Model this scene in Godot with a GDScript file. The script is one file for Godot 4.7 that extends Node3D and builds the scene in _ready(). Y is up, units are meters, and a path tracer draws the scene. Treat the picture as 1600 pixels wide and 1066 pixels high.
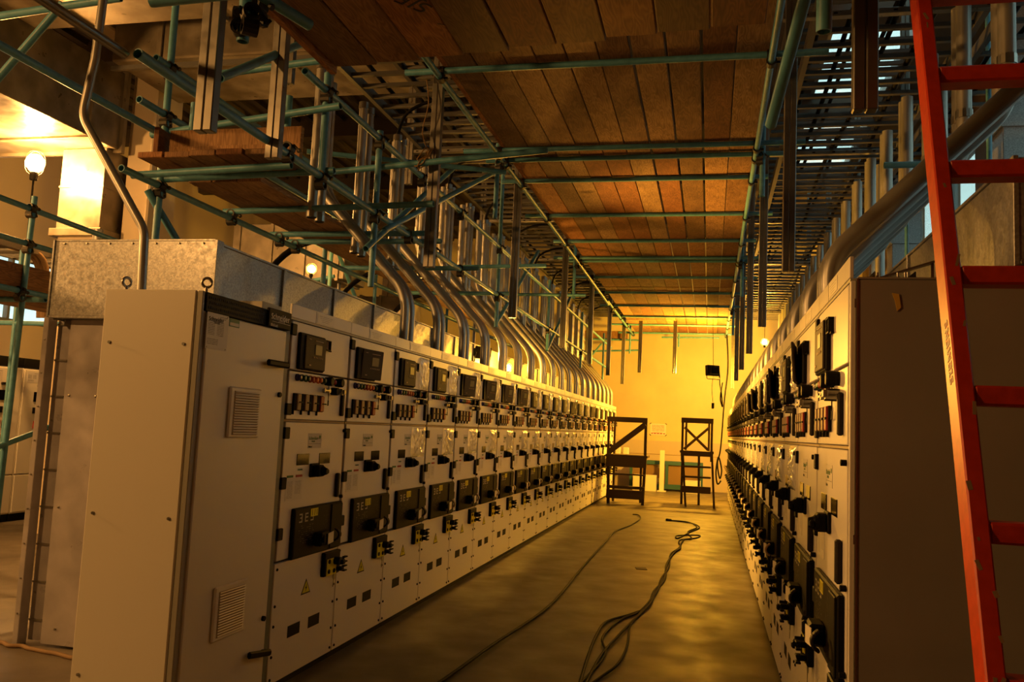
extends Node3D
# Switchgear hall under a scaffold. x: across the aisle, y: up, -z: along the aisle. Metres.

const WL := 0.8417        # unit width, left row
const WR := 0.8654        # unit width, right row
const XL := -2.326        # front plane, left row
const XR := 0.461         # front plane, right row
const ZL := -4.483        # near end, left row
const ZR := -3.154        # near end, right row
const NL := 21
const NR := 22

var M := {}               # materials
var cache := {}           # shared meshes
var used := {}            # names taken, per parent
var rng := RandomNumberGenerator.new()
const ORD := ["first", "second", "third", "fourth", "fifth", "sixth", "seventh", "eighth", "ninth", "tenth", "eleventh", "twelfth", "thirteenth", "fourteenth", "fifteenth", "sixteenth", "seventeenth", "eighteenth", "nineteenth", "twentieth", "twenty-first", "twenty-second", "twenty-third", "twenty-fourth"]

# ------------------------------------------------------------------ geometry collector
class G:
	var v := PackedVector3Array()
	var n := PackedVector3Array()
	var u := PackedVector2Array()
	var ix := PackedInt32Array()
	func tri(a: Vector3, b: Vector3, c: Vector3) -> void:          # counter-clockwise seen from outside
		var m := (b - a).cross(c - a).normalized()
		var k := v.size()
		for p in [a, b, c]:
			v.append(p); n.append(m); u.append(_uv(p, m))
		ix.append_array([k, k + 2, k + 1])
	func quad(a: Vector3, b: Vector3, c: Vector3, d: Vector3) -> void:
		var m := (b - a).cross(c - a).normalized()
		var k := v.size()
		for p in [a, b, c, d]:
			v.append(p); n.append(m); u.append(_uv(p, m))
		ix.append_array([k, k + 2, k + 1, k, k + 3, k + 2])
	func _uv(p: Vector3, m: Vector3) -> Vector2:
		if absf(m.y) > 0.7: return Vector2(p.x, p.z)
		if absf(m.x) > 0.7: return Vector2(p.y, p.z)
		return Vector2(p.x, p.y)
	func box(c: Vector3, s: Vector3, ch := 0.0, b := Basis.IDENTITY) -> void:
		var h := s * 0.5
		ch = minf(ch, minf(h.x, minf(h.y, h.z)) * 0.8)
		var P := func(sx: float, sy: float, sz: float, ax: int) -> Vector3:
			var q := h - Vector3(ch, ch, ch)
			q[ax] = h[ax]
			return c + b * Vector3(sx * q.x, sy * q.y, sz * q.z)
		for s1 in [-1.0, 1.0]:
			_f([P.call(s1, -1.0, -1.0, 0), P.call(s1, 1.0, -1.0, 0), P.call(s1, 1.0, 1.0, 0), P.call(s1, -1.0, 1.0, 0)], s1 > 0)
			_f([P.call(-1.0, s1, -1.0, 1), P.call(-1.0, s1, 1.0, 1), P.call(1.0, s1, 1.0, 1), P.call(1.0, s1, -1.0, 1)], s1 > 0)
			_f([P.call(-1.0, -1.0, s1, 2), P.call(1.0, -1.0, s1, 2), P.call(1.0, 1.0, s1, 2), P.call(-1.0, 1.0, s1, 2)], s1 > 0)
		if ch <= 0.0: return
		for s1 in [-1.0, 1.0]:
			for s2 in [-1.0, 1.0]:
				_f([P.call(s1, s2, -1.0, 0), P.call(s1, s2, -1.0, 1), P.call(s1, s2, 1.0, 1), P.call(s1, s2, 1.0, 0)], s1 * s2 > 0)
				_f([P.call(s1, -1.0, s2, 0), P.call(s1, 1.0, s2, 0), P.call(s1, 1.0, s2, 2), P.call(s1, -1.0, s2, 2)], s1 * s2 > 0)
				_f([P.call(-1.0, s1, s2, 1), P.call(-1.0, s1, s2, 2), P.call(1.0, s1, s2, 2), P.call(1.0, s1, s2, 1)], s1 * s2 > 0)
				for s3 in [-1.0, 1.0]:
					var t := [P.call(s1, s2, s3, 0), P.call(s1, s2, s3, 1), P.call(s1, s2, s3, 2)]
					if s1 * s2 * s3 > 0: tri(t[0], t[1], t[2])
					else: tri(t[0], t[2], t[1])
	func _f(p: Array, fwd: bool) -> void:
		if fwd: quad(p[0], p[1], p[2], p[3])
		else: quad(p[3], p[2], p[1], p[0])
	# prism: polygon (counter-clockwise in the x-y plane) from z0 to z1
	func prism(pts: PackedVector2Array, z0: float, z1: float, t := Transform3D.IDENTITY) -> void:
		var k := Geometry2D.triangulate_polygon(pts)
		for i in range(0, k.size(), 3):
			var a := pts[k[i]]; var b := pts[k[i + 1]]; var c := pts[k[i + 2]]
			if (b - a).cross(c - a) < 0.0:
				var sw := b; b = c; c = sw
			tri(t * Vector3(a.x, a.y, z1), t * Vector3(b.x, b.y, z1), t * Vector3(c.x, c.y, z1))
			tri(t * Vector3(a.x, a.y, z0), t * Vector3(c.x, c.y, z0), t * Vector3(b.x, b.y, z0))
		for i in pts.size():
			var a := pts[i]; var b := pts[(i + 1) % pts.size()]
			quad(t * Vector3(a.x, a.y, z0), t * Vector3(b.x, b.y, z0), t * Vector3(b.x, b.y, z1), t * Vector3(a.x, a.y, z1))
	# tube along a path with smooth normals; hollow ends show a wall when inner > 0
	func tube(path: Array, r: float, sides := 10, inner := 0.0) -> void:
		var m := path.size()
		var x := Vector3.ZERO
		var rings := []
		var k0 := v.size()
		for i in m:
			var p: Vector3 = path[i]
			var d: Vector3
			if i == 0: d = path[1] - p
			elif i == m - 1: d = p - path[i - 1]
			else: d = (path[i + 1] - p).normalized() + (p - path[i - 1]).normalized()
			d = d.normalized()
			if i == 0: x = d.cross(Vector3.RIGHT if absf(d.x) < 0.8 else Vector3.UP).normalized()
			else: x = (x - d * x.dot(d)).normalized()
			var y := d.cross(x)
			rings.append([p, x, y, d])
			for s in sides + 1:
				var a := TAU * s / sides
				var o := x * cos(a) + y * sin(a)
				v.append(p + o * r); n.append(o); u.append(Vector2(float(s) / sides, i * 0.1))
		for i in m - 1:
			for s in sides:
				var a := k0 + i * (sides + 1) + s
				var b := a + sides + 1
				ix.append_array([a, b, a + 1, a + 1, b, b + 1])
		for e in [0, m - 1]:
			var q: Array = rings[e]
			var c: Vector3 = q[0]; var d: Vector3 = q[3] * (1.0 if e > 0 else -1.0)
			for s in sides:
				var a0 := TAU * s / sides; var a1 := TAU * (s + 1) / sides
				var o0: Vector3 = q[1] * cos(a0) + q[2] * sin(a0)
				var o1: Vector3 = q[1] * cos(a1) + q[2] * sin(a1)
				if inner > 0.0:
					var dp: Vector3 = -d * minf(0.12, r * 3.0)
					if e > 0:
						quad(c + o0 * inner, c + o0 * r, c + o1 * r, c + o1 * inner)
						quad(c + o0 * inner, c + o1 * inner, c + o1 * inner + dp, c + o0 * inner + dp)
						tri(c + dp, c + o0 * inner + dp, c + o1 * inner + dp)
					else:
						quad(c + o1 * inner, c + o1 * r, c + o0 * r, c + o0 * inner)
						quad(c + o1 * inner, c + o0 * inner, c + o0 * inner + dp, c + o1 * inner + dp)
						tri(c + dp, c + o1 * inner + dp, c + o0 * inner + dp)
				elif e > 0: tri(c, c + o0 * r, c + o1 * r)
				else: tri(c, c + o1 * r, c + o0 * r)
	func cyl(a: Vector3, b: Vector3, r: float, sides := 12, inner := 0.0) -> void:
		tube([a, b], r, sides, inner)
	# lathe: profile of (radius, height along axis) from base to tip
	func lathe(at: Vector3, axis: Vector3, prof: Array, sides := 12) -> void:
		var y := axis.normalized()
		var x := y.cross(Vector3.RIGHT if absf(y.x) < 0.8 else Vector3.UP).normalized()
		var z := x.cross(y)
		for i in prof.size() - 1:
			var p: Vector2 = prof[i]; var q: Vector2 = prof[i + 1]
			for s in sides:
				var a0 := TAU * s / sides; var a1 := TAU * (s + 1) / sides
				var o0 := x * cos(a0) - z * sin(a0); var o1 := x * cos(a1) - z * sin(a1)
				var A := at + y * p.y + o0 * p.x; var B := at + y * p.y + o1 * p.x
				var C := at + y * q.y + o1 * q.x; var D := at + y * q.y + o0 * q.x
				if p.x < 1e-5: tri(A, C, D)
				elif q.x < 1e-5: tri(A, B, C)
				else: quad(A, B, C, D)
	func mesh() -> ArrayMesh:
		var a := []
		a.resize(Mesh.ARRAY_MAX)
		a[Mesh.ARRAY_VERTEX] = v; a[Mesh.ARRAY_NORMAL] = n; a[Mesh.ARRAY_TEX_UV] = u; a[Mesh.ARRAY_INDEX] = ix
		var me := ArrayMesh.new()
		me.add_surface_from_arrays(Mesh.PRIMITIVE_TRIANGLES, a)
		return me

# ------------------------------------------------------------------ naming and placing
func numbered(parent: Node, called: String) -> String:
	var key := str(parent.get_instance_id()) + called
	var k: int = used.get(key, 0)
	used[key] = k + 1
	return called if k == 0 else "%s_%03d" % [called, k]

func put(o: Node3D, called: String, parent: Node) -> Node3D:
	o.name = numbered(parent, called)
	parent.add_child(o, true)
	return o

func obj(called: String, g, mat: Material, parent: Node = self) -> MeshInstance3D:
	var o := MeshInstance3D.new()
	o.mesh = g.mesh() if g is G else g
	o.material_override = mat
	put(o, called, parent)
	return o

func tag(o: Node, label: String, category: String, group := "", kind := "") -> Node:
	if label: o.set_meta("label", label)
	if category: o.set_meta("category", category)
	if group: o.set_meta("group", group)
	if kind: o.set_meta("kind", kind)
	return o

func thing(called: String, label: String, category: String, at := Vector3.ZERO, turn := 0.0, group := "") -> Node3D:
	var o := Node3D.new()
	put(o, called, self)
	o.position = at; o.rotation.y = turn
	tag(o, label, category, group)
	return o

func struct(called: String, g, mat: Material, parent: Node = self) -> MeshInstance3D:
	var o := obj(called, g, mat, parent)
	if parent == self: o.set_meta("kind", "structure")
	return o

func bmesh(size: Vector3, ch := 0.002) -> ArrayMesh:
	var key := "b%s/%s" % [size, ch]
	if not cache.has(key):
		var g := G.new()
		g.box(Vector3.ZERO, size, ch)
		cache[key] = g.mesh()
	return cache[key]

func box(called: String, parent: Node, mat: Material, c: Vector3, size: Vector3, ch := 0.002, rot := Vector3.ZERO) -> MeshInstance3D:
	var o := obj(called, bmesh(size, ch), mat, parent)
	o.position = c; o.rotation = rot
	return o

# a box between limits
func lim(called: String, parent: Node, mat: Material, x0: float, x1: float, y0: float, y1: float, z0: float, z1: float, ch := 0.002) -> MeshInstance3D:
	return box(called, parent, mat, Vector3(x0 + x1, y0 + y1, z0 + z1) * 0.5, Vector3(absf(x1 - x0), absf(y1 - y0), absf(z1 - z0)), ch)

func rod(called: String, parent: Node, mat: Material, a: Vector3, b: Vector3, r: float, sides := 12, inner := 0.0) -> MeshInstance3D:
	var L := a.distance_to(b)
	var key := "r%.3f/%.4f/%d/%.4f" % [L, r, sides, inner]
	if not cache.has(key):
		var g := G.new()
		g.tube([Vector3(0, 0, -L * 0.5), Vector3(0, 0, L * 0.5)], r, sides, inner)
		cache[key] = g.mesh()
	var o := obj(called, cache[key], mat, parent)
	o.position = (a + b) * 0.5
	var d := (b - a).normalized()
	o.basis = Basis.looking_at(-d, Vector3.UP if absf(d.y) < 0.95 else Vector3.RIGHT)
	return o

func fillet(pts: Array, rad: float, steps := 7) -> Array:
	var out := [pts[0]]
	for i in range(1, pts.size() - 1):
		var p: Vector3 = pts[i]
		var a: Vector3 = (pts[i - 1] - p); var b: Vector3 = (pts[i + 1] - p)
		var ang := a.angle_to(b)
		var t := minf(rad / tan(ang * 0.5), minf(a.length(), b.length()) * 0.49)
		var p0 := p + a.normalized() * t; var p1 := p + b.normalized() * t
		for k in steps + 1:
			var s := float(k) / steps
			out.append(p0.lerp(p, s).lerp(p.lerp(p1, s), s))
	out.append(pts[-1])
	return out

func smooth(pts: Array, per := 6) -> Array:
	var out := []
	for i in pts.size() - 1:
		var p0: Vector3 = pts[maxi(i - 1, 0)]; var p1: Vector3 = pts[i]; var p2: Vector3 = pts[i + 1]; var p3: Vector3 = pts[mini(i + 2, pts.size() - 1)]
		for k in per:
			out.append(p1.cubic_interpolate(p2, p0, p3, float(k) / per))
	out.append(pts[-1])
	return out

func words(parent: Node, called: String, s: String, h: float, at: Vector3, mat: Material, bold := false, centre := false, rot := Vector3.ZERO) -> MeshInstance3D:
	var key := "t%s/%.4f/%s/%s" % [s, h, bold, centre]
	if not cache.has(key):
		var f := SystemFont.new()
		f.font_names = PackedStringArray(["Droid Sans"])
		if bold: f.font_weight = 700
		var t := TextMesh.new()
		t.text = s; t.font = f; t.font_size = 48; t.pixel_size = h / 36.0; t.depth = 0.0012; t.curve_step = 3.0
		t.horizontal_alignment = HORIZONTAL_ALIGNMENT_CENTER if centre else HORIZONTAL_ALIGNMENT_LEFT
		cache[key] = t
	var o := obj(called, cache[key], mat, parent)
	o.position = at; o.rotation = rot
	return o

# ------------------------------------------------------------------ materials
func mat(c: Color, rough := 0.5, metal := 0.0) -> StandardMaterial3D:
	var m := StandardMaterial3D.new()
	m.albedo_color = c; m.roughness = rough; m.metallic = metal
	return m

func noise_tex(size: int, freq: float, lo: Color, hi: Color, type := FastNoiseLite.TYPE_SIMPLEX_SMOOTH, oct := 4, sd := 1, pw := 1.0) -> ImageTexture:
	var f := FastNoiseLite.new()
	f.seed = sd; f.noise_type = type; f.frequency = freq; f.fractal_octaves = oct
	if type == FastNoiseLite.TYPE_CELLULAR:
		f.cellular_return_type = FastNoiseLite.RETURN_CELL_VALUE
		f.fractal_type = FastNoiseLite.FRACTAL_NONE
	var src := f.get_seamless_image(size, size)
	var im := Image.create(size, size, false, Image.FORMAT_RGB8)
	for y in size:
		for x in size:
			im.set_pixel(x, y, lo.lerp(hi, pow(src.get_pixel(x, y).r, pw)))
	return ImageTexture.create_from_image(im)

func wood_tex(sd: int) -> ImageTexture:
	var f := FastNoiseLite.new(); f.seed = sd; f.frequency = 0.012; f.fractal_octaves = 3
	var g := FastNoiseLite.new(); g.seed = sd + 5; g.frequency = 0.05; g.fractal_octaves = 4
	var w := 256; var h := 1024
	var im := Image.create(w, h, false, Image.FORMAT_RGB8)
	for y in h:
		for x in w:
			var bend := f.get_noise_2d(x * 0.8, y * 0.16) * 2.4
			var ring := 0.5 + 0.5 * sin((x * 0.05 + bend * 3.2) * TAU * 0.55)
			var fine := g.get_noise_2d(x * 3.2, y * 0.12) * 0.5 + 0.5
			var blot := f.get_noise_2d(x * 0.5 + 900.0, y * 0.35) * 0.5 + 0.5
			var t := clampf(0.34 * ring + 0.38 * fine + 0.5 * blot - 0.12, 0.0, 1.0)
			im.set_pixel(x, y, Color(0.40, 0.30, 0.20).lerp(Color(0.74, 0.62, 0.46), t))
	return ImageTexture.create_from_image(im)

func print_tex(w: int, h: int, bg: Color, ink: Color, rows: Array, sd: int) -> ImageTexture:
	var r := RandomNumberGenerator.new(); r.seed = sd
	var im := Image.create(w, h, false, Image.FORMAT_RGB8)
	im.fill(bg)
	for row in rows:                                   # [x0, x1, y, height]
		var x := int(row[0])
		while x < int(row[1]):
			var k := r.randi_range(2, 9)
			im.fill_rect(Rect2i(x, int(row[2]), mini(k, int(row[1]) - x), int(row[3])), ink)
			x += k + r.randi_range(1, 3)
	return ImageTexture.create_from_image(im)

func tri_map(m: StandardMaterial3D, scale: float, world := true) -> StandardMaterial3D:
	m.uv1_triplanar = true
	m.uv1_world_triplanar = world
	m.uv1_scale = Vector3.ONE * scale
	return m

func glow(c: Color, e: float) -> StandardMaterial3D:
	var m := mat(c)
	m.emission_enabled = true; m.emission = c; m.emission_energy_multiplier = e
	return m

func lin(r: float, g: float, b: float) -> Color:
	return Color(r, g, b).linear_to_srgb()

func materials() -> void:
	M.cream = mat(Color(0.87, 0.85, 0.80), 0.42)
	M.door = mat(Color(0.88, 0.86, 0.83), 0.34)
	M.gap = mat(Color(0.30, 0.24, 0.18), 0.7)
	M.trim = mat(Color(0.62, 0.61, 0.57), 0.5)
	M.black = mat(Color(0.055, 0.05, 0.045), 0.5)
	M.satin = mat(Color(0.09, 0.085, 0.08), 0.38)
	M.dark = mat(Color(0.17, 0.15, 0.13), 0.42)
	M.cover = mat(Color(0.25, 0.215, 0.185), 0.45)
	M.screen = mat(Color(0.28, 0.27, 0.18), 0.35)
	M.glass = mat(Color(0.045, 0.04, 0.035), 0.08)
	M.vent = mat(Color(0.06, 0.055, 0.05), 0.55)
	for q in ["black", "satin", "dark", "cover", "vent", "gap"]: M[q].metallic_specular = 0.22; M[q].roughness = 0.55
	M.glass.metallic_specular = 0.3
	M.steel = mat(Color(0.62, 0.61, 0.58), 0.3, 1.0)
	M.paper = mat(Color(0.86, 0.83, 0.76), 0.7)
	M.white = mat(Color(0.85, 0.83, 0.78), 0.6)
	M.green = mat(Color(0.02, 0.36, 0.16), 0.5)
	M.yellow = mat(Color(0.86, 0.82, 0.06), 0.5)
	M.red = mat(Color(0.62, 0.06, 0.05), 0.5)
	M.redblock = mat(Color(0.60, 0.13, 0.10), 0.45)
	M.tan = mat(Color(0.56, 0.45, 0.34), 0.5)
	M.amber = mat(Color(0.82, 0.36, 0.04), 0.4)
	M.violet = mat(Color(0.16, 0.11, 0.42), 0.4)
	M.bottle = mat(Color(0.02, 0.24, 0.12), 0.4)
	M.ink = mat(Color(0.10, 0.09, 0.09), 0.7)
	M.grey_print = mat(Color(0.78, 0.76, 0.72), 0.6)
	var film := mat(Color(0.95, 0.95, 0.95, 0.42), 0.17)
	film.transparency = BaseMaterial3D.TRANSPARENCY_ALPHA
	film.metallic_specular = 1.0; film.metallic = 0.25
	film.cull_mode = BaseMaterial3D.CULL_DISABLED
	M.film = film
	# galvanised sheet: spangle in colour and gloss
	var sp := noise_tex(512, 0.06, Color(0.60, 0.60, 0.60), Color(0.74, 0.74, 0.735), FastNoiseLite.TYPE_CELLULAR, 1, 3)
	var sr := noise_tex(256, 0.02, Color(0.30, 0.30, 0.30), Color(0.52, 0.52, 0.52), FastNoiseLite.TYPE_SIMPLEX_SMOOTH, 4, 8)
	var galv := mat(Color(0.90, 0.90, 0.90), 0.95, 0.55)
	galv.albedo_texture = sp; galv.roughness_texture = sr
	M.galv = tri_map(galv, 3.5)
	var sheet_metal := mat(Color(0.72, 0.70, 0.72), 0.85, 0.35)
	sheet_metal.albedo_texture = noise_tex(256, 0.012, Color(0.84, 0.84, 0.84), Color(1, 1, 1), FastNoiseLite.TYPE_SIMPLEX_SMOOTH, 5, 14)
	sheet_metal.roughness_texture = sr
	M.sheet = tri_map(sheet_metal, 0.9)
	M.pipe = mat(Color(0.60, 0.595, 0.575), 0.38, 0.55)
	var strut := mat(Color(0.50, 0.49, 0.47), 0.85, 0.85)
	strut.roughness_texture = sr
	M.strut = tri_map(strut, 2.0)
	M.tray = mat(Color(0.40, 0.395, 0.385), 0.5, 0.7)
	var foil := mat(Color(0.62, 0.59, 0.54), 0.85, 0.45)
	foil.roughness_texture = sr
	foil.albedo_texture = noise_tex(256, 0.012, Color(0.70, 0.68, 0.64), Color(0.98, 0.97, 0.94), FastNoiseLite.TYPE_SIMPLEX_SMOOTH, 5, 21)
	M.foil = tri_map(foil, 0.8)
	var teal := mat(Color(0.36, 0.60, 0.70), 0.42)
	teal.albedo_texture = noise_tex(256, 0.02, Color(0.80, 0.82, 0.80), Color(1, 1, 1), FastNoiseLite.TYPE_SIMPLEX_SMOOTH, 5, 31)
	M.teal = tri_map(teal, 2.5)
	M.coupler = mat(Color(0.20, 0.19, 0.17), 0.5, 0.6)
	M.rust = mat(Color(0.30, 0.17, 0.09), 0.8)
	for k in 6:
		var wm := mat([Color(1, 0.94, 0.88), Color(0.86, 0.78, 0.70), Color(0.72, 0.66, 0.60), Color(0.98, 0.82, 0.64), Color(0.80, 0.64, 0.52), Color(0.90, 0.88, 0.86)][k], 0.8)
		wm.albedo_texture = wood_tex(40 + k % 3)
		wm.uv1_scale = Vector3(3.1, 0.62, 1); wm.uv1_offset = Vector3(0.23 * k, 0.37 * k, 0)
		M["wood%d" % k] = wm
	M.oldwood = mat(Color(0.27, 0.20, 0.13), 0.75)
	M.orange = mat(Color(0.80, 0.22, 0.05), 0.42)
	M.orange.albedo_texture = noise_tex(256, 0.03, Color(0.86, 0.80, 0.78), Color(1, 1, 1), FastNoiseLite.TYPE_SIMPLEX_SMOOTH, 5, 51, 0.7)
	tri_map(M.orange, 3.0)
	# polished concrete
	var fl := mat(Color(1, 1, 1), 0.9)
	fl.albedo_texture = noise_tex(512, 0.008, Color(0.34, 0.31, 0.27), Color(0.44, 0.41, 0.36), FastNoiseLite.TYPE_SIMPLEX_SMOOTH, 6, 61)
	fl.roughness_texture = noise_tex(512, 0.012, Color(0.36, 0.36, 0.36), Color(0.66, 0.66, 0.66), FastNoiseLite.TYPE_SIMPLEX_SMOOTH, 6, 62)
	M.floor = tri_map(fl, 0.31)
	M.slab = mat(Color(0.66, 0.63, 0.58), 0.45)
	M.slab.albedo_texture = noise_tex(256, 0.01, Color(0.85, 0.85, 0.85), Color(1, 1, 1), FastNoiseLite.TYPE_SIMPLEX_SMOOTH, 5, 65)
	tri_map(M.slab, 0.5)
	var wl := mat(Color(0.86, 0.80, 0.58), 0.8)
	wl.albedo_texture = noise_tex(256, 0.01, Color(0.93, 0.93, 0.93), Color(1, 1, 1), FastNoiseLite.TYPE_SIMPLEX_SMOOTH, 5, 71)
	M.wall = tri_map(wl, 0.3)
	M.dado = mat(Color(0.76, 0.70, 0.60), 0.7)
	M.brown = mat(Color(0.36, 0.29, 0.22), 0.8)
	M.ceil = mat(Color(0.26, 0.22, 0.18), 0.8)
	M.paint = mat(Color(0.80, 0.74, 0.64), 0.6)
	M.panel = mat(Color(0.62, 0.61, 0.59), 0.28, 0.1)
	M.panel.albedo_texture = noise_tex(256, 0.008, Color(0.88, 0.88, 0.88), Color(1, 1, 1), FastNoiseLite.TYPE_SIMPLEX_SMOOTH, 4, 81)
	tri_map(M.panel, 0.5)
	M.cord = mat(Color(0.035, 0.03, 0.028), 0.6)
	M.cord.metallic_specular = 0.25
	M.cordgrey = mat(Color(0.30, 0.26, 0.20), 0.7)
	M.blue = mat(Color(0.16, 0.34, 0.40), 0.5)
	M.card = mat(Color(0.50, 0.40, 0.28), 0.8)
	var pane := mat(Color(0.9, 1.0, 0.98, 0.06), 0.02)
	pane.transparency = BaseMaterial3D.TRANSPARENCY_ALPHA
	M.pane = pane
	M.frame = mat(Color(0.40, 0.42, 0.41), 0.5)
	# printed sheets
	var rows := []
	for k in 14: rows.append([10, 52, 22 + k * 8, 3])
	for k in 11: rows.append([70, 118, 22 + k * 8, 3])
	var docm := mat(Color.WHITE, 0.6); docm.albedo_texture = print_tex(128, 144, Color(0.86, 0.84, 0.80), Color(0.56, 0.53, 0.50), rows, 5)
	M.doc = docm
	rows = []
	for k in 9: rows.append([10, 60, 52 + k * 10, 4]); rows.append([78, 128, 52 + k * 10, 4])
	for k in 4: rows.append([10, 90, 160 + k * 10, 4])
	rows.append([96, 150, 16, 4]); rows.append([96, 140, 26, 4])
	var plate := mat(Color.WHITE, 0.5); plate.albedo_texture = print_tex(160, 224, Color(0.80, 0.79, 0.78), Color(0.25, 0.24, 0.24), rows, 6)
	M.plate = plate
	rows = []
	for k in 6: rows.append([14, 114, 12 + k * 9, 4])
	for k in 3: rows.append([20, 100, 72 + k * 6, 3])
	var sign_ := mat(Color.WHITE, 0.6); sign_.albedo_texture = print_tex(128, 96, Color(0.88, 0.85, 0.78), Color(0.66, 0.42, 0.30), rows, 7)
	M.sign = sign_
	rows = []
	for k in 4: rows.append([12 + k * 5, 100 - k * 8, 6 + k * 6, 2])
	var strip := mat(Color.WHITE, 0.4); strip.albedo_texture = print_tex(112, 32, Color(0.86, 0.84, 0.81), Color(0.60, 0.58, 0.56), rows, 17)
	M.strip = strip
	# breaker face legend
	var im := Image.create(256, 128, false, Image.FORMAT_RGB8)
	im.fill(Color(0.10, 0.085, 0.07))
	var r := RandomNumberGenerator.new(); r.seed = 9
	for k in 3:
		var x0 := 18 + k * 30
		im.fill_rect(Rect2i(x0, 10, 16, 4), Color(0.72, 0.70, 0.64)); im.fill_rect(Rect2i(x0 + 4, 20, 12, 4), Color(0.72, 0.70, 0.64))
		im.fill_rect(Rect2i(x0, 31, 16, 4), Color(0.72, 0.70, 0.64)); im.fill_rect(Rect2i(x0 + (12 if k != 1 else 0), 10, 4, 25), Color(0.72, 0.70, 0.64))
	for k in 60:
		im.fill_rect(Rect2i(r.randi_range(16, 92), 44 + r.randi_range(0, 8) * 6, r.randi_range(2, 8), 2), Color(0.40, 0.38, 0.34))
	for k in 26:
		im.fill_rect(Rect2i(r.randi_range(150, 180), 16 + r.randi_range(0, 14) * 6, r.randi_range(2, 6), 2), Color(0.26, 0.24, 0.21))
	var face := mat(Color.WHITE, 0.3); face.albedo_texture = ImageTexture.create_from_image(im)
	face.metallic_specular = 0.2; face.roughness = 0.5
	M.face = face

# flat printed rectangle facing +z with 0..1 texture coordinates
func sheet(called: String, parent: Node, m: Material, x0: float, x1: float, y0: float, y1: float, z: float) -> MeshInstance3D:
	var key := "s%.3f/%.3f" % [x1 - x0, y1 - y0]
	if not cache.has(key):
		var g := G.new()
		var w := x1 - x0; var h := y1 - y0
		g.box(Vector3(0, 0, 0), Vector3(w, h, 0.0016), 0.0)
		for i in g.v.size():
			g.u[i] = Vector2(g.v[i].x / w + 0.5, 0.5 - g.v[i].y / h)
		cache[key] = g.mesh()
	var o := obj(called, cache[key], m, parent)
	o.position = Vector3((x0 + x1) * 0.5, (y0 + y1) * 0.5, z)
	return o

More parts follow.
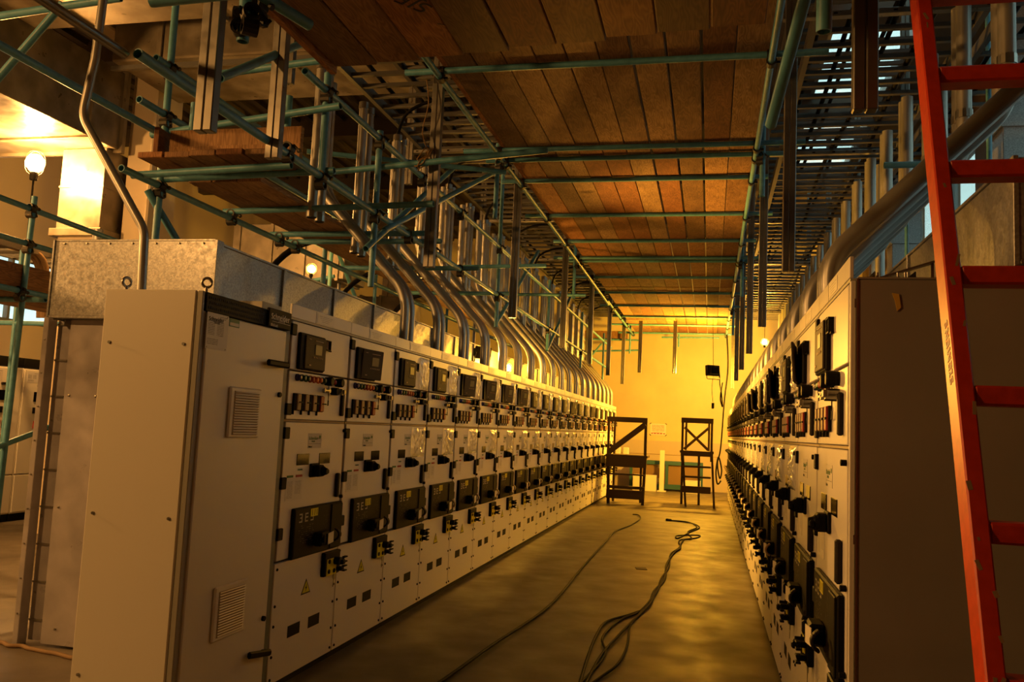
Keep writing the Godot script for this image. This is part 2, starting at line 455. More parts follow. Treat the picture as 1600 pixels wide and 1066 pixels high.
# ------------------------------------------------------------------ switchgear units
# Local frame of a unit: x to the right of someone facing it, y up, z out of the front; origin at its left bottom front corner.
func make_unit(label: String, at: Vector3, turn: float, w: float, film: bool, wedge: bool, k: int, group: String) -> Node3D:
	var t := thing("switchgear_unit", label, "switchgear", at, turn, group)
	lim("carcass", t, M.gap, 0.004, w - 0.004, 0.055, 2.078, -0.62, -0.024, 0.0)
	lim("plinth", t, M.black, 0.0, w, 0.0, 0.05, -0.60, -0.03)
	var cor := lim("cornice_panel", t, M.door, 0.001, w - 0.0015, 2.092, 2.168, -0.016, -0.002)
	lim("top_plate", t, M.trim, 0.0, w, 2.078, 2.090, -0.62, -0.004, 0.0)
	lim("cornice_joint", cor, M.gap, -w * 0.5 + 0.312, -w * 0.5 + 0.315, -0.036, 0.034, 0.0065, 0.0078, 0.0)
	sheet("name_strip", cor, M.strip, -w * 0.5 + 0.33, -w * 0.5 + 0.57, -0.030, 0.026, 0.0078)
	# doors
	var r := w - 0.018
	lim("metering_door", t, M.door, 0.018, r, 1.796, 2.072, -0.022, 0.0, 0.003)
	lim("control_door", t, M.door, 0.018, r, 1.512, 1.786, -0.022, 0.0, 0.003)
	lim("section_rail", t, M.tan, 0.006, w - 0.006, 1.499, 1.509, -0.024, -0.008, 0.0)
	lim("breaker_door", t, M.door, 0.018, r, 0.722, 1.496, -0.022, 0.0, 0.003)
	lim("lower_cover", t, M.door, 0.006, w - 0.006, 0.052, 0.709, -0.022, 0.0, 0.003)
	for y in [2.022, 1.568, 1.434, 1.152, 0.870]:
		box("hinge", t, M.satin, Vector3(0.022, y, 0.005), Vector3(0.060, 0.066, 0.018), 0.004)
	# protection relay
	var rel := box("protection_relay", t, M.satin, Vector3(0.253, 1.908, 0.011), Vector3(0.330, 0.214, 0.022), 0.006)
	var cov: MeshInstance3D
	if wedge:
		cov = box("relay_cover", rel, M.cover, Vector3(0.028, 0.0, 0.034), Vector3(0.27, 0.204, 0.012), 0.005, Vector3(0.06, -0.16, 0))
	else:
		cov = box("relay_cover", rel, M.cover, Vector3(0.022, -0.001, 0.015), Vector3(0.272, 0.196, 0.010), 0.005)
	box("display", cov, M.screen, Vector3(0.032, 0.022, 0.0065), Vector3(0.088, 0.058, 0.002), 0.0)
	box("relay_lip", cov, M.tan, Vector3(0.034, 0.074, 0.0065), Vector3(0.11, 0.004, 0.003), 0.0)
	if not cache.has("keys"):
		var g := G.new()
		for i in 6: g.box(Vector3(-0.026 + i * 0.022, -0.026, 0.007), Vector3(0.010, 0.010, 0.003), 0.0)
		g.box(Vector3(-0.09, 0.078, 0.007), Vector3(0.03, 0.004, 0.002), 0.0)
		g.box(Vector3(-0.075, -0.074, 0.007), Vector3(0.026, 0.008, 0.002), 0.0)
		cache["keys"] = g.mesh()
	tag(obj("relay_keys", cache["keys"], M.tan, cov), "", "", "", "stuff")
	if not cache.has("tagframe"):
		var g := G.new()
		for q in [[0.0, 0.028, 0.072, 0.006], [0.0, -0.028, 0.072, 0.006], [-0.033, 0.0, 0.006, 0.056], [0.033, 0.0, 0.006, 0.056]]:
			g.box(Vector3(q[0], q[1], 0.0), Vector3(q[2], q[3], 0.022), 0.0)
		g.box(Vector3(0.044, -0.032, 0.0), Vector3(0.03, 0.008, 0.008), 0.0)
		cache["tagframe"] = g.mesh()
	var tf := obj("card_holder", cache["tagframe"], M.satin, t)
	tf.position = Vector3(0.464, 1.974, 0.011)
	box("card", tf, M.tan, Vector3(0, 0, -0.006), Vector3(0.06, 0.05, 0.004), 0.0)
	# push buttons and lamps
	var cols := [M.violet, M.bottle, M.bottle, M.redblock, M.amber, M.amber, M.bottle, M.satin, M.red, M.satin]
	var xs := [0.108, 0.164, 0.219, 0.273, 0.328, 0.383, 0.440, 0.497, 0.585, 0.652]
	for i in 10:
		var big: bool = i == 7 or i == 9
		var key := "btn%s" % big
		if not cache.has(key):
			var g := G.new()
			if big: g.lathe(Vector3.ZERO, Vector3.BACK, [Vector2(0.026, 0), Vector2(0.026, 0.012), Vector2(0.028, 0.016), Vector2(0.028, 0.044), Vector2(0.024, 0.049), Vector2(0, 0.049)], 14)
			else: g.lathe(Vector3.ZERO, Vector3.BACK, [Vector2(0.021, 0), Vector2(0.021, 0.010), Vector2(0.016, 0.014), Vector2(0.016, 0.026), Vector2(0.011, 0.031), Vector2(0, 0.032)], 12)
			cache[key] = g.mesh()
		var b := obj("push_button", cache[key], cols[i], t)
		b.position = Vector3(xs[i], 1.754, 0.0)
	# keys, locks and the hanging key cord
	if not cache.has("lockset"):
		var g := G.new()
		g.cyl(Vector3(0.475, 1.696, 0), Vector3(0.475, 1.696, 0.045), 0.014, 10)
		g.box(Vector3(0.437, 1.696, 0.044), Vector3(0.08, 0.009, 0.006), 0.0)
		g.box(Vector3(0.402, 1.696, 0.044), Vector3(0.016, 0.030, 0.008), 0.002)
		cache["lockset"] = g.mesh()
		g = G.new()
		g.cyl(Vector3(0.655, 1.697, 0), Vector3(0.655, 1.697, 0.05), 0.02, 12)
		g.box(Vector3(0.668, 1.697, 0.052), Vector3(0.030, 0.030, 0.02), 0.003)
		cache["lockset2"] = g.mesh()
		g = G.new()
		g.cyl(Vector3(0.527, 1.786, 0.010), Vector3(0.531, 1.640, 0.010), 0.0025, 5)
		g.box(Vector3(0.531, 1.622, 0.010), Vector3(0.012, 0.034, 0.004), 0.0)
		cache["keycord"] = g.mesh()
	obj("key_switch", cache["lockset"], M.steel, t)
	obj("chrome_lock", cache["lockset2"], M.steel, t)
	obj("key_cord", cache["keycord"], M.satin, t)
	var kl := rod("lock_barrel", t, M.satin, Vector3(0.594, 1.697, 0.0), Vector3(0.594, 1.697, 0.045), 0.024, 12)
	kl.set_meta("label", "black key lock barrel")
	box("door_lever", t, M.dark, Vector3(0.746, 1.622, 0.010), Vector3(0.034, 0.154, 0.020), 0.006)
	box("door_lever", t, M.dark, Vector3(0.744, 1.106, 0.012), Vector3(0.038, 0.152, 0.024), 0.007)
	# test blocks
	for i in 4:
		var tb := box("test_block", t, M.satin, Vector3(0.112 + i * 0.1025, 1.612, 0.007), Vector3(0.078, 0.100, 0.014), 0.003)
		box("block_face", tb, M.redblock if i == 3 else M.tan, Vector3(0.010, 0, 0.010), Vector3(0.048, 0.094, 0.012), 0.003)
		box("block_pin", tb, M.satin, Vector3(0.030, 0, 0.018), Vector3(0.050, 0.008, 0.006), 0.0)
		box("block_tab", tb, M.satin, Vector3(-0.036, -0.060, 0.0), Vector3(0.006, 0.024, 0.012), 0.0)
	# breaker door furniture
	var lab := box("maker_label", t, M.grey_print, Vector3(0.400, 1.389, 0.0008), Vector3(0.182, 0.088, 0.0016), 0.0)
	words(lab, "lettering", "Schneider", 0.019, Vector3(-0.083, 0.014, 0.001), M.green, true)
	box("logo_block", lab, M.green, Vector3(0.066, 0.022, 0.001), Vector3(0.026, 0.018, 0.0016), 0.0)
	words(lab, "lettering", "Electric", 0.011, Vector3(-0.046, -0.004, 0.001), M.green)
	box("label_rule", lab, M.ink, Vector3(0.0, -0.019, 0.001), Vector3(0.16, 0.0016, 0.001), 0.0)
	words(lab, "lettering", "Blokset", 0.010, Vector3(-0.083, -0.036, 0.001), M.ink, true)
	box("inspection_window", t, M.glass, Vector3(0.257, 1.280, 0.0), Vector3(0.156, 0.066, 0.008), 0.002)
	box("inspection_window", t, M.glass, Vector3(0.551, 1.280, 0.0), Vector3(0.154, 0.066, 0.008), 0.002)
	words(t, "lettering", "Schneider", 0.011, Vector3(0.198, 1.222, 0.0004), M.green)
	if not cache.has("rotary"):
		var g := G.new()
		g.box(Vector3(0, 0, 0.009), Vector3(0.120, 0.082, 0.018), 0.005)
		g.box(Vector3(0.004, -0.002, 0.040), Vector3(0.080, 0.070, 0.05), 0.008)
		g.lathe(Vector3(0.022, -0.004, 0.05), Vector3.BACK, [Vector2(0.030, 0), Vector2(0.030, 0.022), Vector2(0.024, 0.030), Vector2(0.018, 0.052), Vector2(0.0, 0.054)], 12)
		g.box(Vector3(0.030, -0.006, 0.088), Vector3(0.058, 0.026, 0.022), 0.006)
		cache["rotary"] = g.mesh()
	var rot := obj("rotary_handle", cache["rotary"], M.black, t)
	rot.scale.z = 0.8
	rot.position = Vector3(0.410, 1.212, 0.0)
	sheet("instruction_sheet", t, M.doc, 0.066, 0.268, 1.050, 1.176, 0.0008)
	box("heading", t, M.green, Vector3(0.110, 1.186, 0.0008), Vector3(0.076, 0.013, 0.002), 0.0)
	box("heading", t, M.red, Vector3(0.223, 1.186, 0.0008), Vector3(0.080, 0.013, 0.002), 0.0)
	# circuit breaker face
	var br := box("circuit_breaker", t, M.black, Vector3(0.486, 0.857, 0.012), Vector3(0.664, 0.290, 0.026), 0.006)
	sheet("breaker_face", br, M.face, -0.318, 0.318, -0.132, 0.132, 0.0135)
	box("yellow_legend", br, M.yellow, Vector3(-0.080, 0.107, 0.0145), Vector3(0.098, 0.046, 0.002), 0.0)
	for i in 3: box("legend_bar", br, M.ink, Vector3(-0.106 + i * 0.030, 0.107, 0.0158), Vector3(0.006, 0.036, 0.001), 0.0)
	box("breaker_side", br, M.satin, Vector3(0.24, 0.0, 0.016), Vector3(0.16, 0.27, 0.01), 0.003)
	if not cache.has("chandle"):
		var g := G.new()
		g.box(Vector3(-0.01, 0, 0.03), Vector3(0.13, 0.082, 0.06), 0.010)
		g.box(Vector3(-0.055, 0.008, 0.06), Vector3(0.032, 0.05, 0.03), 0.006)
		g.lathe(Vector3(-0.085, 0.03, 0.04), Vector3.BACK, [Vector2(0.014, 0), Vector2(0.014, 0.03), Vector2(0.0, 0.034)], 8)
		cache["chandle"] = g.mesh()
		g = G.new()
		var arc := []
		for i in 9:
			var a := lerpf(-1.0, 1.0, i / 8.0)
			arc.append(Vector3(0.105 + 0.018 * cos(a * 1.2), 0.042 * sin(a), 0.03 + 0.035 * cos(a * 1.3)))
		for i in 8:
			var p: Vector3 = arc[i]; var q: Vector3 = arc[i + 1]
			g.box((p + q) * 0.5, Vector3(0.034, p.distance_to(q) + 0.004, 0.012), 0.003, Basis(Vector3.RIGHT, -atan2(q.z - p.z, q.y - p.y) * -1.0))
		cache["crank"] = g.mesh()
	var ch := obj("breaker_mechanism", cache["chandle"], M.black, br)
	ch.position = Vector3(-0.005, -0.054, 0.012)
	var ca := obj("charging_lever", cache["crank"], M.dark if k < 3 else M.tan, br)
	ca.position = Vector3(0.05, -0.048, 0.012)
	box("paper_tag", br, M.paper, Vector3(0.046, -0.054, 0.074), Vector3(0.100, 0.066, 0.003), 0.0, Vector3(0, 0.1, 0.05))
	# key interlock
	var il := box("key_interlock", t, M.black, Vector3(0.714, 0.622, 0.014), Vector3(0.226, 0.146, 0.030), 0.005)
	box("interlock_plate", il, M.yellow, Vector3(-0.018, -0.020, 0.0165), Vector3(0.142, 0.102, 0.004), 0.001)
	if not cache.has("ilock"):
		var g := G.new()
		g.lathe(Vector3(0, 0, 0.018), Vector3.BACK, [Vector2(0.014, 0), Vector2(0.014, 0.006), Vector2(0, 0.008)], 10)
		cache["keyhole"] = g.mesh()
		g = G.new()
		g.lathe(Vector3(0.022, 0.012, 0.018), Vector3.BACK, [Vector2(0.024, 0), Vector2(0.024, 0.04), Vector2(0, 0.042)], 12)
		g.box(Vector3(0.045, 0.004, 0.060), Vector3(0.04, 0.030, 0.03), 0.006)
		cache["ilock"] = g.mesh()
		g = G.new()                                           # open clamp that sticks out
		g.box(Vector3(0.065, 0.0, 0.060), Vector3(0.05, 0.028, 0.06), 0.006)
		g.box(Vector3(0.10, 0.016, 0.085), Vector3(0.05, 0.010, 0.03), 0.003)
		g.box(Vector3(0.10, -0.016, 0.085), Vector3(0.05, 0.010, 0.03), 0.003)
		cache["clamp"] = g.mesh()
		g = G.new()
		g.lathe(Vector3(0, 0, 0), Vector3.BACK, [Vector2(0.020, 0), Vector2(0.020, 0.004), Vector2(0, 0.004)], 10)
		g.box(Vector3(-0.008, -0.038, 0.002), Vector3(0.008, 0.05, 0.003), 0.0, Basis(Vector3.BACK, -0.15))
		cache["hkey"] = g.mesh()
	obj("interlock_lock", cache["ilock"], M.satin, il)
	for q in [[-0.06, 0.016], [-0.06, -0.045], [0.016, -0.048]]:
		obj("keyhole", cache["keyhole"], M.satin, il).position = Vector3(q[0], q[1], 0)
	for yy in [0.014, -0.042]:
		var cl := obj("interlock_clamp", cache["clamp"], M.black, il)
		cl.position = Vector3(0.012, yy, -0.012); cl.scale = Vector3(0.9, 0.9, 0.75)
	var hk := obj("hanging_key", cache["hkey"], M.steel, il)
	hk.position = Vector3(0.055, -0.092, 0.004)
	# warning triangle
	if not cache.has("tri"):
		var g := G.new()
		g.prism(PackedVector2Array([Vector2(-0.062, -0.042), Vector2(0.062, -0.042), Vector2(0, 0.046)]), 0.0, 0.0012)
		cache["tri"] = g.mesh()
		g = G.new()
		g.prism(PackedVector2Array([Vector2(-0.048, -0.034), Vector2(0.048, -0.034), Vector2(0, 0.033)]), 0.0012, 0.0022)
		cache["triy"] = g.mesh()
		g = G.new()
		g.prism(PackedVector2Array([Vector2(0.008, 0.016), Vector2(-0.012, -0.010), Vector2(0.0, -0.010), Vector2(-0.006, -0.028), Vector2(0.013, -0.004), Vector2(0.003, -0.004)]), 0.0022, 0.0030)
		cache["bolt"] = g.mesh()
	var tr := obj("warning_triangle", cache["tri"], M.ink, t)
	tr.position = Vector3(0.412, 0.524, 0.0)
	obj("triangle_field", cache["triy"], M.yellow, tr); obj("lightning_bolt", cache["bolt"], M.ink, tr)
	box("vent", t, M.vent, Vector3(0.287, 0.300, -0.001), Vector3(0.152, 0.066, 0.005), 0.0)
	box("vent", t, M.vent, Vector3(0.550, 0.300, -0.001), Vector3(0.152, 0.066, 0.005), 0.0)
	var key := "screws%.4f" % w
	if not cache.has(key):
		var g := G.new()
		for y in [0.676, 0.475, 0.366, 0.202, 0.080]:
			for x in [0.034, w - 0.034]:
				g.lathe(Vector3(x, y, -0.002), Vector3.BACK, [Vector2(0.0085, 0), Vector2(0.0085, 0.006), Vector2(0.005, 0.009), Vector2(0, 0.009)], 8)
		for q in [[w - 0.026, 1.03], [w - 0.026, 0.745], [w - 0.03, 1.452]]:
			g.lathe(Vector3(q[0], q[1], 0.0), Vector3.BACK, [Vector2(0.011, 0), Vector2(0.011, 0.02), Vector2(0, 0.022)], 8)
		cache[key] = g.mesh()
	tag(obj("cover_screws", cache[key], M.satin, t), "", "", "", "stuff")
	if film:
		for q in [[0.575, 0.812, 1.800, 2.062, 1], [0.455, 0.800, 1.250, 1.488, 2]]:
			var kf := "film%d/%d" % [q[4], k % 4]
			if not cache.has(kf):
				cache[kf] = crumpled(q[0], q[1], q[2], q[3], 11 * k + q[4])
			obj("plastic_film", cache[kf], M.film, t)
	return t

# a taped-on sheet of clear film: creased, a few millimetres off the door
func crumpled(x0: float, x1: float, y0: float, y1: float, sd: int) -> ArrayMesh:
	var f := FastNoiseLite.new(); f.seed = sd; f.frequency = 9.0; f.fractal_octaves = 3; f.noise_type = FastNoiseLite.TYPE_SIMPLEX
	f.fractal_type = FastNoiseLite.FRACTAL_RIDGED
	var nx := 16; var ny := 20
	var g := G.new()
	for j in ny + 1:
		for i in nx + 1:
			var x := lerpf(x0, x1, float(i) / nx); var y := lerpf(y0, y1, float(j) / ny)
			var e := minf(1.0, minf(minf(i, nx - i) / 2.0, minf(j, ny - j) / 2.0))
			g.v.append(Vector3(x, y, 0.003 + (0.004 + 0.020 * maxf(0.0, f.get_noise_2d(x * 1.6 + y * 0.8, y * 0.7 - x * 0.5) * 0.5 + 0.4)) * e))
			g.u.append(Vector2(float(i) / nx, float(j) / ny))
	for j in ny + 1:
		for i in nx + 1:
			var a := g.v[j * (nx + 1) + mini(i + 1, nx)] - g.v[j * (nx + 1) + maxi(i - 1, 0)]
			var b := g.v[mini(j + 1, ny) * (nx + 1) + i] - g.v[maxi(j - 1, 0) * (nx + 1) + i]
			g.n.append(a.cross(b).normalized())
	for j in ny:
		for i in nx:
			var k := j * (nx + 1) + i
			g.ix.append_array([k, k + nx + 1, k + 1, k + 1, k + nx + 1, k + nx + 2])
	return g.mesh()

# ------------------------------------------------------------------ lamps
func floodlight(label: String, at: Vector3, towards: Vector3, size: Vector2, color: Color, energy: float, face: float, spread := 0.0) -> Node3D:
	var t := thing("floodlight", label, "lamp", at)
	t.basis = Basis.looking_at(-towards.normalized(), Vector3.UP)      # +z of the fitting looks at what it lights
	var g := G.new()
	var h := size * 0.5
	g.box(Vector3(0, 0, -0.08), Vector3(size.x * 0.8, size.y * 0.8, 0.05), 0.012)
	for s in [-1.0, 1.0]:
		g.box(Vector3(s * h.x, 0, -0.03), Vector3(0.012, size.y, 0.10), 0.003)
		g.box(Vector3(0, s * h.y, -0.03), Vector3(size.x, 0.012, 0.10), 0.003)
	g.box(Vector3(0, 0, -0.06), Vector3(size.x, size.y, 0.012), 0.0)
	for i in 5: g.box(Vector3((i - 2) * size.x * 0.15, 0, -0.115), Vector3(0.006, size.y * 0.7, 0.03), 0.0)
	obj("housing", g, M.satin, t)
	g = G.new()
	g.box(Vector3(0, 0, -0.02), Vector3(size.x - 0.02, size.y - 0.02, 0.006), 0.0)
	obj("lamp_face", g, glow(color, face), t)
	g = G.new()
	g.tube(fillet([Vector3(-h.x - 0.02, 0, -0.04), Vector3(-h.x - 0.02, -h.y - 0.09, -0.06), Vector3(h.x + 0.02, -h.y - 0.09, -0.06), Vector3(h.x + 0.02, 0, -0.04)], 0.03, 4), 0.008, 6)
	obj("yoke", g, M.satin, t)
	var l: Light3D
	if spread > 0.0:
		var sp := SpotLight3D.new()
		sp.spot_angle = spread; sp.spot_range = 40.0; sp.spot_attenuation = 2.0; sp.spot_angle_attenuation = 0.6
		sp.rotation.y = PI
		l = sp
	else:
		var om := OmniLight3D.new()
		om.omni_range = 40.0; om.omni_attenuation = 2.0
		l = om
	l.light_color = color; l.light_energy = energy; l.light_size = minf(size.x, size.y) * 0.4; l.shadow_enabled = true
	l.position = Vector3(0, 0, 0.05 + l.light_size)
	t.add_child(l)
	return t

# a bare lamp in a wire guard; it shines all round
func bulb(label: String, at: Vector3, r: float, color: Color, energy: float, face: float, reach: float) -> Node3D:
	var t := thing("work_lamp", label, "lamp", at)
	var g := G.new()
	var prof := []
	for i in 9: prof.append(Vector2(maxf(r * sin(PI * i / 8.0), 0.0), -r * cos(PI * i / 8.0)))
	g.lathe(Vector3.ZERO, Vector3.UP, prof, 16)
	obj("glowing_bulb", g, glow(color, face), t)
	g = G.new()
	g.lathe(Vector3(0, -r * 1.9, 0), Vector3.UP, [Vector2(0.0, 0), Vector2(r * 0.4, 0), Vector2(r * 0.45, r * 0.8), Vector2(r * 0.3, r * 0.95)], 10)
	obj("lamp_holder", g, M.satin, t)
	g = G.new()
	for k in 4:
		var arc := []
		for i in 9:
			var a := PI * i / 8.0
			arc.append(Vector3(r * 1.35 * sin(a) * cos(k * PI / 2), -r * 1.35 * cos(a), r * 1.35 * sin(a) * sin(k * PI / 2)))
		g.tube(arc, 0.003, 5)
	tag(obj("wire_guard", g, M.steel, t), "", "", "", "stuff")
	if reach > 0.0: rod("flex", t, M.cord, Vector3(0, r * 1.3, 0), Vector3(0, reach, 0), 0.006, 6)
	else: rod("stem", t, M.satin, Vector3(0, -r * 1.8, 0), Vector3(0, reach, 0), 0.012, 8)
	var om := OmniLight3D.new()
	om.omni_range = 40.0; om.omni_attenuation = 2.0; om.light_color = color; om.light_energy = energy; om.light_size = r * 0.5; om.shadow_enabled = true
	t.add_child(om)
	return t

# ------------------------------------------------------------------ scaffold pieces
func tubes(called: String, parent: Node, list: Array, r := 0.0242) -> void:
	for q in list: rod(called, parent, M.teal, q[0], q[1], r, 12, r * 0.82)

func coupler(parent: Node, at: Vector3, turn := 0.0) -> void:
	if not cache.has("coupler"):
		var g := G.new()
		g.lathe(Vector3(-0.03, 0, 0), Vector3.RIGHT, [Vector2(0.026, 0), Vector2(0.036, 0), Vector2(0.036, 0.06), Vector2(0.026, 0.06)], 12)
		g.lathe(Vector3(0, -0.055, -0.03), Vector3.BACK, [Vector2(0.026, 0), Vector2(0.036, 0), Vector2(0.036, 0.06), Vector2(0.026, 0.06)], 12)
		g.box(Vector3(0, -0.028, 0), Vector3(0.055, 0.03, 0.055), 0.004)
		g.cyl(Vector3(0, 0.02, 0.034), Vector3(0, -0.02, 0.075), 0.008, 6)
		g.lathe(Vector3(0, -0.012, 0.066), Vector3(0, -0.6, 0.8), [Vector2(0.014, 0), Vector2(0.014, 0.014), Vector2(0, 0.014)], 6)
		g.box(Vector3(0.045, -0.06, 0.0), Vector3(0.03, 0.018, 0.03), 0.003)
		cache["coupler"] = g.mesh()
	var o := obj("coupler", cache["coupler"], M.coupler, parent)
	o.position = at; o.rotation.y = turn

# boards side by side across x, laid in bays along z
func boards(parent: Node, x0: float, wide: float, count: int, gap: float, y: float, bays: Array, sd: int, ragged := 0.05, wide_gaps := []) -> void:
	rng.seed = sd
	for b in bays:
		var x := x0
		for i in count:
			var extra := rng.randf_range(0.0, 0.006)
			if i in wide_gaps: x += 0.012
			var z1: float = b[0] - rng.randf_range(0.0, ragged)
			var z2: float = b[1]
			box("board", parent, M["wood%d" % rng.randi_range(0, 5)], Vector3(x + wide * 0.5, y + 0.019 + rng.randf_range(0, 0.004), (z1 + z2) * 0.5), Vector3(wide - gap - extra, 0.038, snappedf(absf(z2 - z1) - 0.012, 0.02)), 0.004)
			x += wide

func _ready() -> void:
	# ---- camera, sky, exposure
	var cam := Camera3D.new()
	cam.name = "camera"
	cam.fov = 42.98
	cam.near = 0.05; cam.far = 200.0
	cam.transform = Transform3D(Basis(Vector3(0.97426, 0.04516, -0.22085), Vector3(-0.02179, 0.99401, 0.10712), Vector3(0.22437, -0.09955, 0.96941)).orthonormalized(), Vector3(0, 1.5205, 0))
	add_child(cam)
	var env := Environment.new()
	var sky := Sky.new()
	var sm := ProceduralSkyMaterial.new()
	sm.sky_top_color = lin(0.56, 0.88, 0.86); sm.sky_horizon_color = lin(0.62, 1.0, 0.95)
	sm.ground_bottom_color = lin(0.20, 0.28, 0.27); sm.ground_horizon_color = lin(0.40, 0.55, 0.52)
	sm.sky_energy_multiplier = 1.2
	sm.sun_angle_max = 1.0
	sky.sky_material = sm
	env.background_mode = Environment.BG_SKY; env.sky = sky
	env.tonemap_mode = Environment.TONE_MAPPER_LINEAR
	env.tonemap_exposure = 1.0
	env.sdfgi_enabled = true; env.ssao_enabled = true; env.ssil_enabled = true
	var we := WorldEnvironment.new()
	we.name = "environment"; we.environment = env
	add_child(we)
	materials()
	# ---- lamps (work lights on stands and on the scaffold)
	var warm := lin(1.0, 0.47, 0.12)
	var gold := lin(1.0, 0.45, 0.055)
	bulb("bare work lamp glaring under the big silver duct at left", Vector3(-7.966, 4.425, -8.6), 0.11, warm, 14.0, 60.0, -4.425)
	bulb("bare work lamp low behind the left conduits halfway down the row", Vector3(-2.80, 2.36, -11.9), 0.05, gold, 3.0, 30.0, -0.26)
	var clamped := floodlight("small work light clamped behind the left row aiming across the aisle", Vector3(-2.72, 2.42, -10.3), Vector3(1.0, -0.10, 0.42), Vector2(0.20, 0.14), gold, 30.0, 20.0, 62.0)
	rod("stem", clamped, M.satin, clamped.basis.inverse() * Vector3(-0.05, -0.08, 0), clamped.basis.inverse() * Vector3(-0.05, -0.33, 0), 0.012, 8)
	floodlight("black-backed work light hung near the end wall", Vector3(0.02, 3.0, -20.0), Vector3(-0.62, -0.12, -1.0), Vector2(0.30, 0.22), lin(1.0, 0.46, 0.03), 36.0, 25.0)
	bulb("bare work lamp shining behind the far end of the right row", Vector3(1.27, 3.89, -22.0), 0.07, gold, 9.0, 30.0, 2.0)
	bulb("bare bulb glowing just above the galvanised enclosure at left", Vector3(-4.47, 3.22, -9.0), 0.05, gold, 0.5, 30.0, -3.22)
	floodlight("work light on the scaffold beside the camera position", Vector3(-6.2, 4.3, 0.6), Vector3(0.6, -0.35, -0.9), Vector2(0.34, 0.26), warm, 15.0, 20.0)
	floodlight("work light standing in the left hall outside the view", Vector3(-8.4, 3.5, -3.2), Vector3(0.45, 0.05, -1.0), Vector2(0.34, 0.26), warm, 24.0, 20.0)
	setting()
	left_row()
	right_row()
	conduits()
	scaffold()
	trays()
	aisle()
	left_hall()
	right_top()

# ------------------------------------------------------------------ the building
func setting() -> void:
	var g := G.new()
	g.box(Vector3(-5.0, -0.1, -9.2), Vector3(19.4, 0.2, 33.0), 0.0)
	struct("floor", g, M.floor)
	g = G.new()
	g.box(Vector3(-6.6, 7.3, -9.2), Vector3(16.2, 0.2, 33.0), 0.0)
	g.box(Vector3(3.55, 7.3, -9.2), Vector3(1.7, 0.2, 33.0), 0.0)
	g.box(Vector3(2.1, 7.3, 0.9), Vector3(1.2, 0.2, 12.8), 0.0)
	g.box(Vector3(2.1, 7.3, -22.6), Vector3(1.2, 0.2, 6.2), 0.0)
	var ce := struct("ceiling", g, M.ceil)
	for k in 8:
		box("beam", ce, M.ceil, Vector3(-5.0, 7.02, -22.0 + k * 3.6), Vector3(18.6, 0.36, 0.22), 0.0)
	for k in 44:
		box("deck_rib", ce, M.ceil, Vector3(-12.0 + k * 0.3, 7.16, -9.2), Vector3(0.12, 0.08, 32.0), 0.0)
	g = G.new(); g.box(Vector3(-5.0, 3.6, -25.1), Vector3(19.4, 7.2, 0.2), 0.0)
	var we := struct("wall_end", g, M.wall)
	lim("painted_band", we, M.dado, -14.0, 4.0, 0.0, 1.34, -25.0, -24.994, 0.0)
	g = G.new(); g.box(Vector3(-5.0, 3.6, 7.1), Vector3(19.4, 7.2, 0.2), 0.0)
	struct("wall_back", g, M.brown)
	# left wall with a strip of windows
	g = G.new()
	g.box(Vector3(-12.3, 1.5, -9.2), Vector3(0.2, 3.0, 32.6), 0.0)
	g.box(Vector3(-12.3, 5.7, -9.2), Vector3(0.2, 3.0, 32.6), 0.0)
	g.box(Vector3(-12.3, 3.6, -1.0), Vector3(0.2, 1.2, 16.2), 0.0)
	g.box(Vector3(-12.3, 3.6, -20.2), Vector3(0.2, 1.2, 10.6), 0.0)
	struct("wall_left", g, M.dado)
	window_at(-12.3, -14.9, -9.1, 3.0, 4.2, 3, "window_1", 1.0)
	# right wall: tall narrow windows between piers
	g = G.new()
	g.box(Vector3(4.1, 1.3, -9.2), Vector3(0.2, 2.6, 32.6), 0.0)
	g.box(Vector3(4.1, 6.8, -9.2), Vector3(0.2, 0.8, 32.6), 0.0)
	var zs := [-24.0, -21.4, -18.8, -16.2, -13.6, -11.0, -8.4, -5.8]
	var prev := -25.0
	for i in zs.size():
		g.box(Vector3(4.1, 4.5, (prev + zs[i]) * 0.5), Vector3(0.2, 3.8, absf(zs[i] - prev)), 0.0)
		prev = zs[i] + 1.6
	g.box(Vector3(4.1, 4.5, (prev + 7.0) * 0.5), Vector3(0.2, 3.8, 7.0 - prev), 0.0)
	struct("wall_right", g, M.brown)
	for i in zs.size(): window_at(4.1, zs[i], zs[i] + 1.6, 2.6, 6.4, 1, "window_%d" % (i + 2), -1.0)
	# strip rooflight over the right row
	var sk := Node3D.new()
	put(sk, "window_10", self)
	sk.set_meta("kind", "structure")
	for x in [1.53, 2.67]: lim("window_frame", sk, M.frame, x - 0.03, x + 0.03, 7.2, 7.42, -19.5, -5.5)
	for k in 8: lim("mullion", sk, M.frame, 1.56, 2.64, 7.32, 7.40, -19.5 + k * 2.0 - 0.03, -19.5 + k * 2.0 + 0.03)
	for k in 7: lim("pane", sk, M.pane, 1.56, 2.64, 7.355, 7.363, -19.47 + k * 2.0, -17.53 + k * 2.0, 0.0)
	# column in the left hall
	g = G.new(); g.box(Vector3(-7.09, 3.6, -9.6), Vector3(0.36, 7.2, 0.56), 0.02)
	struct("trim_1", g, M.paint)
	g = G.new(); g.box(Vector3(-7.05, 6.2, -5.0), Vector3(0.36, 0.55, 9.0), 0.02)
	struct("trim_2", g, M.paint)

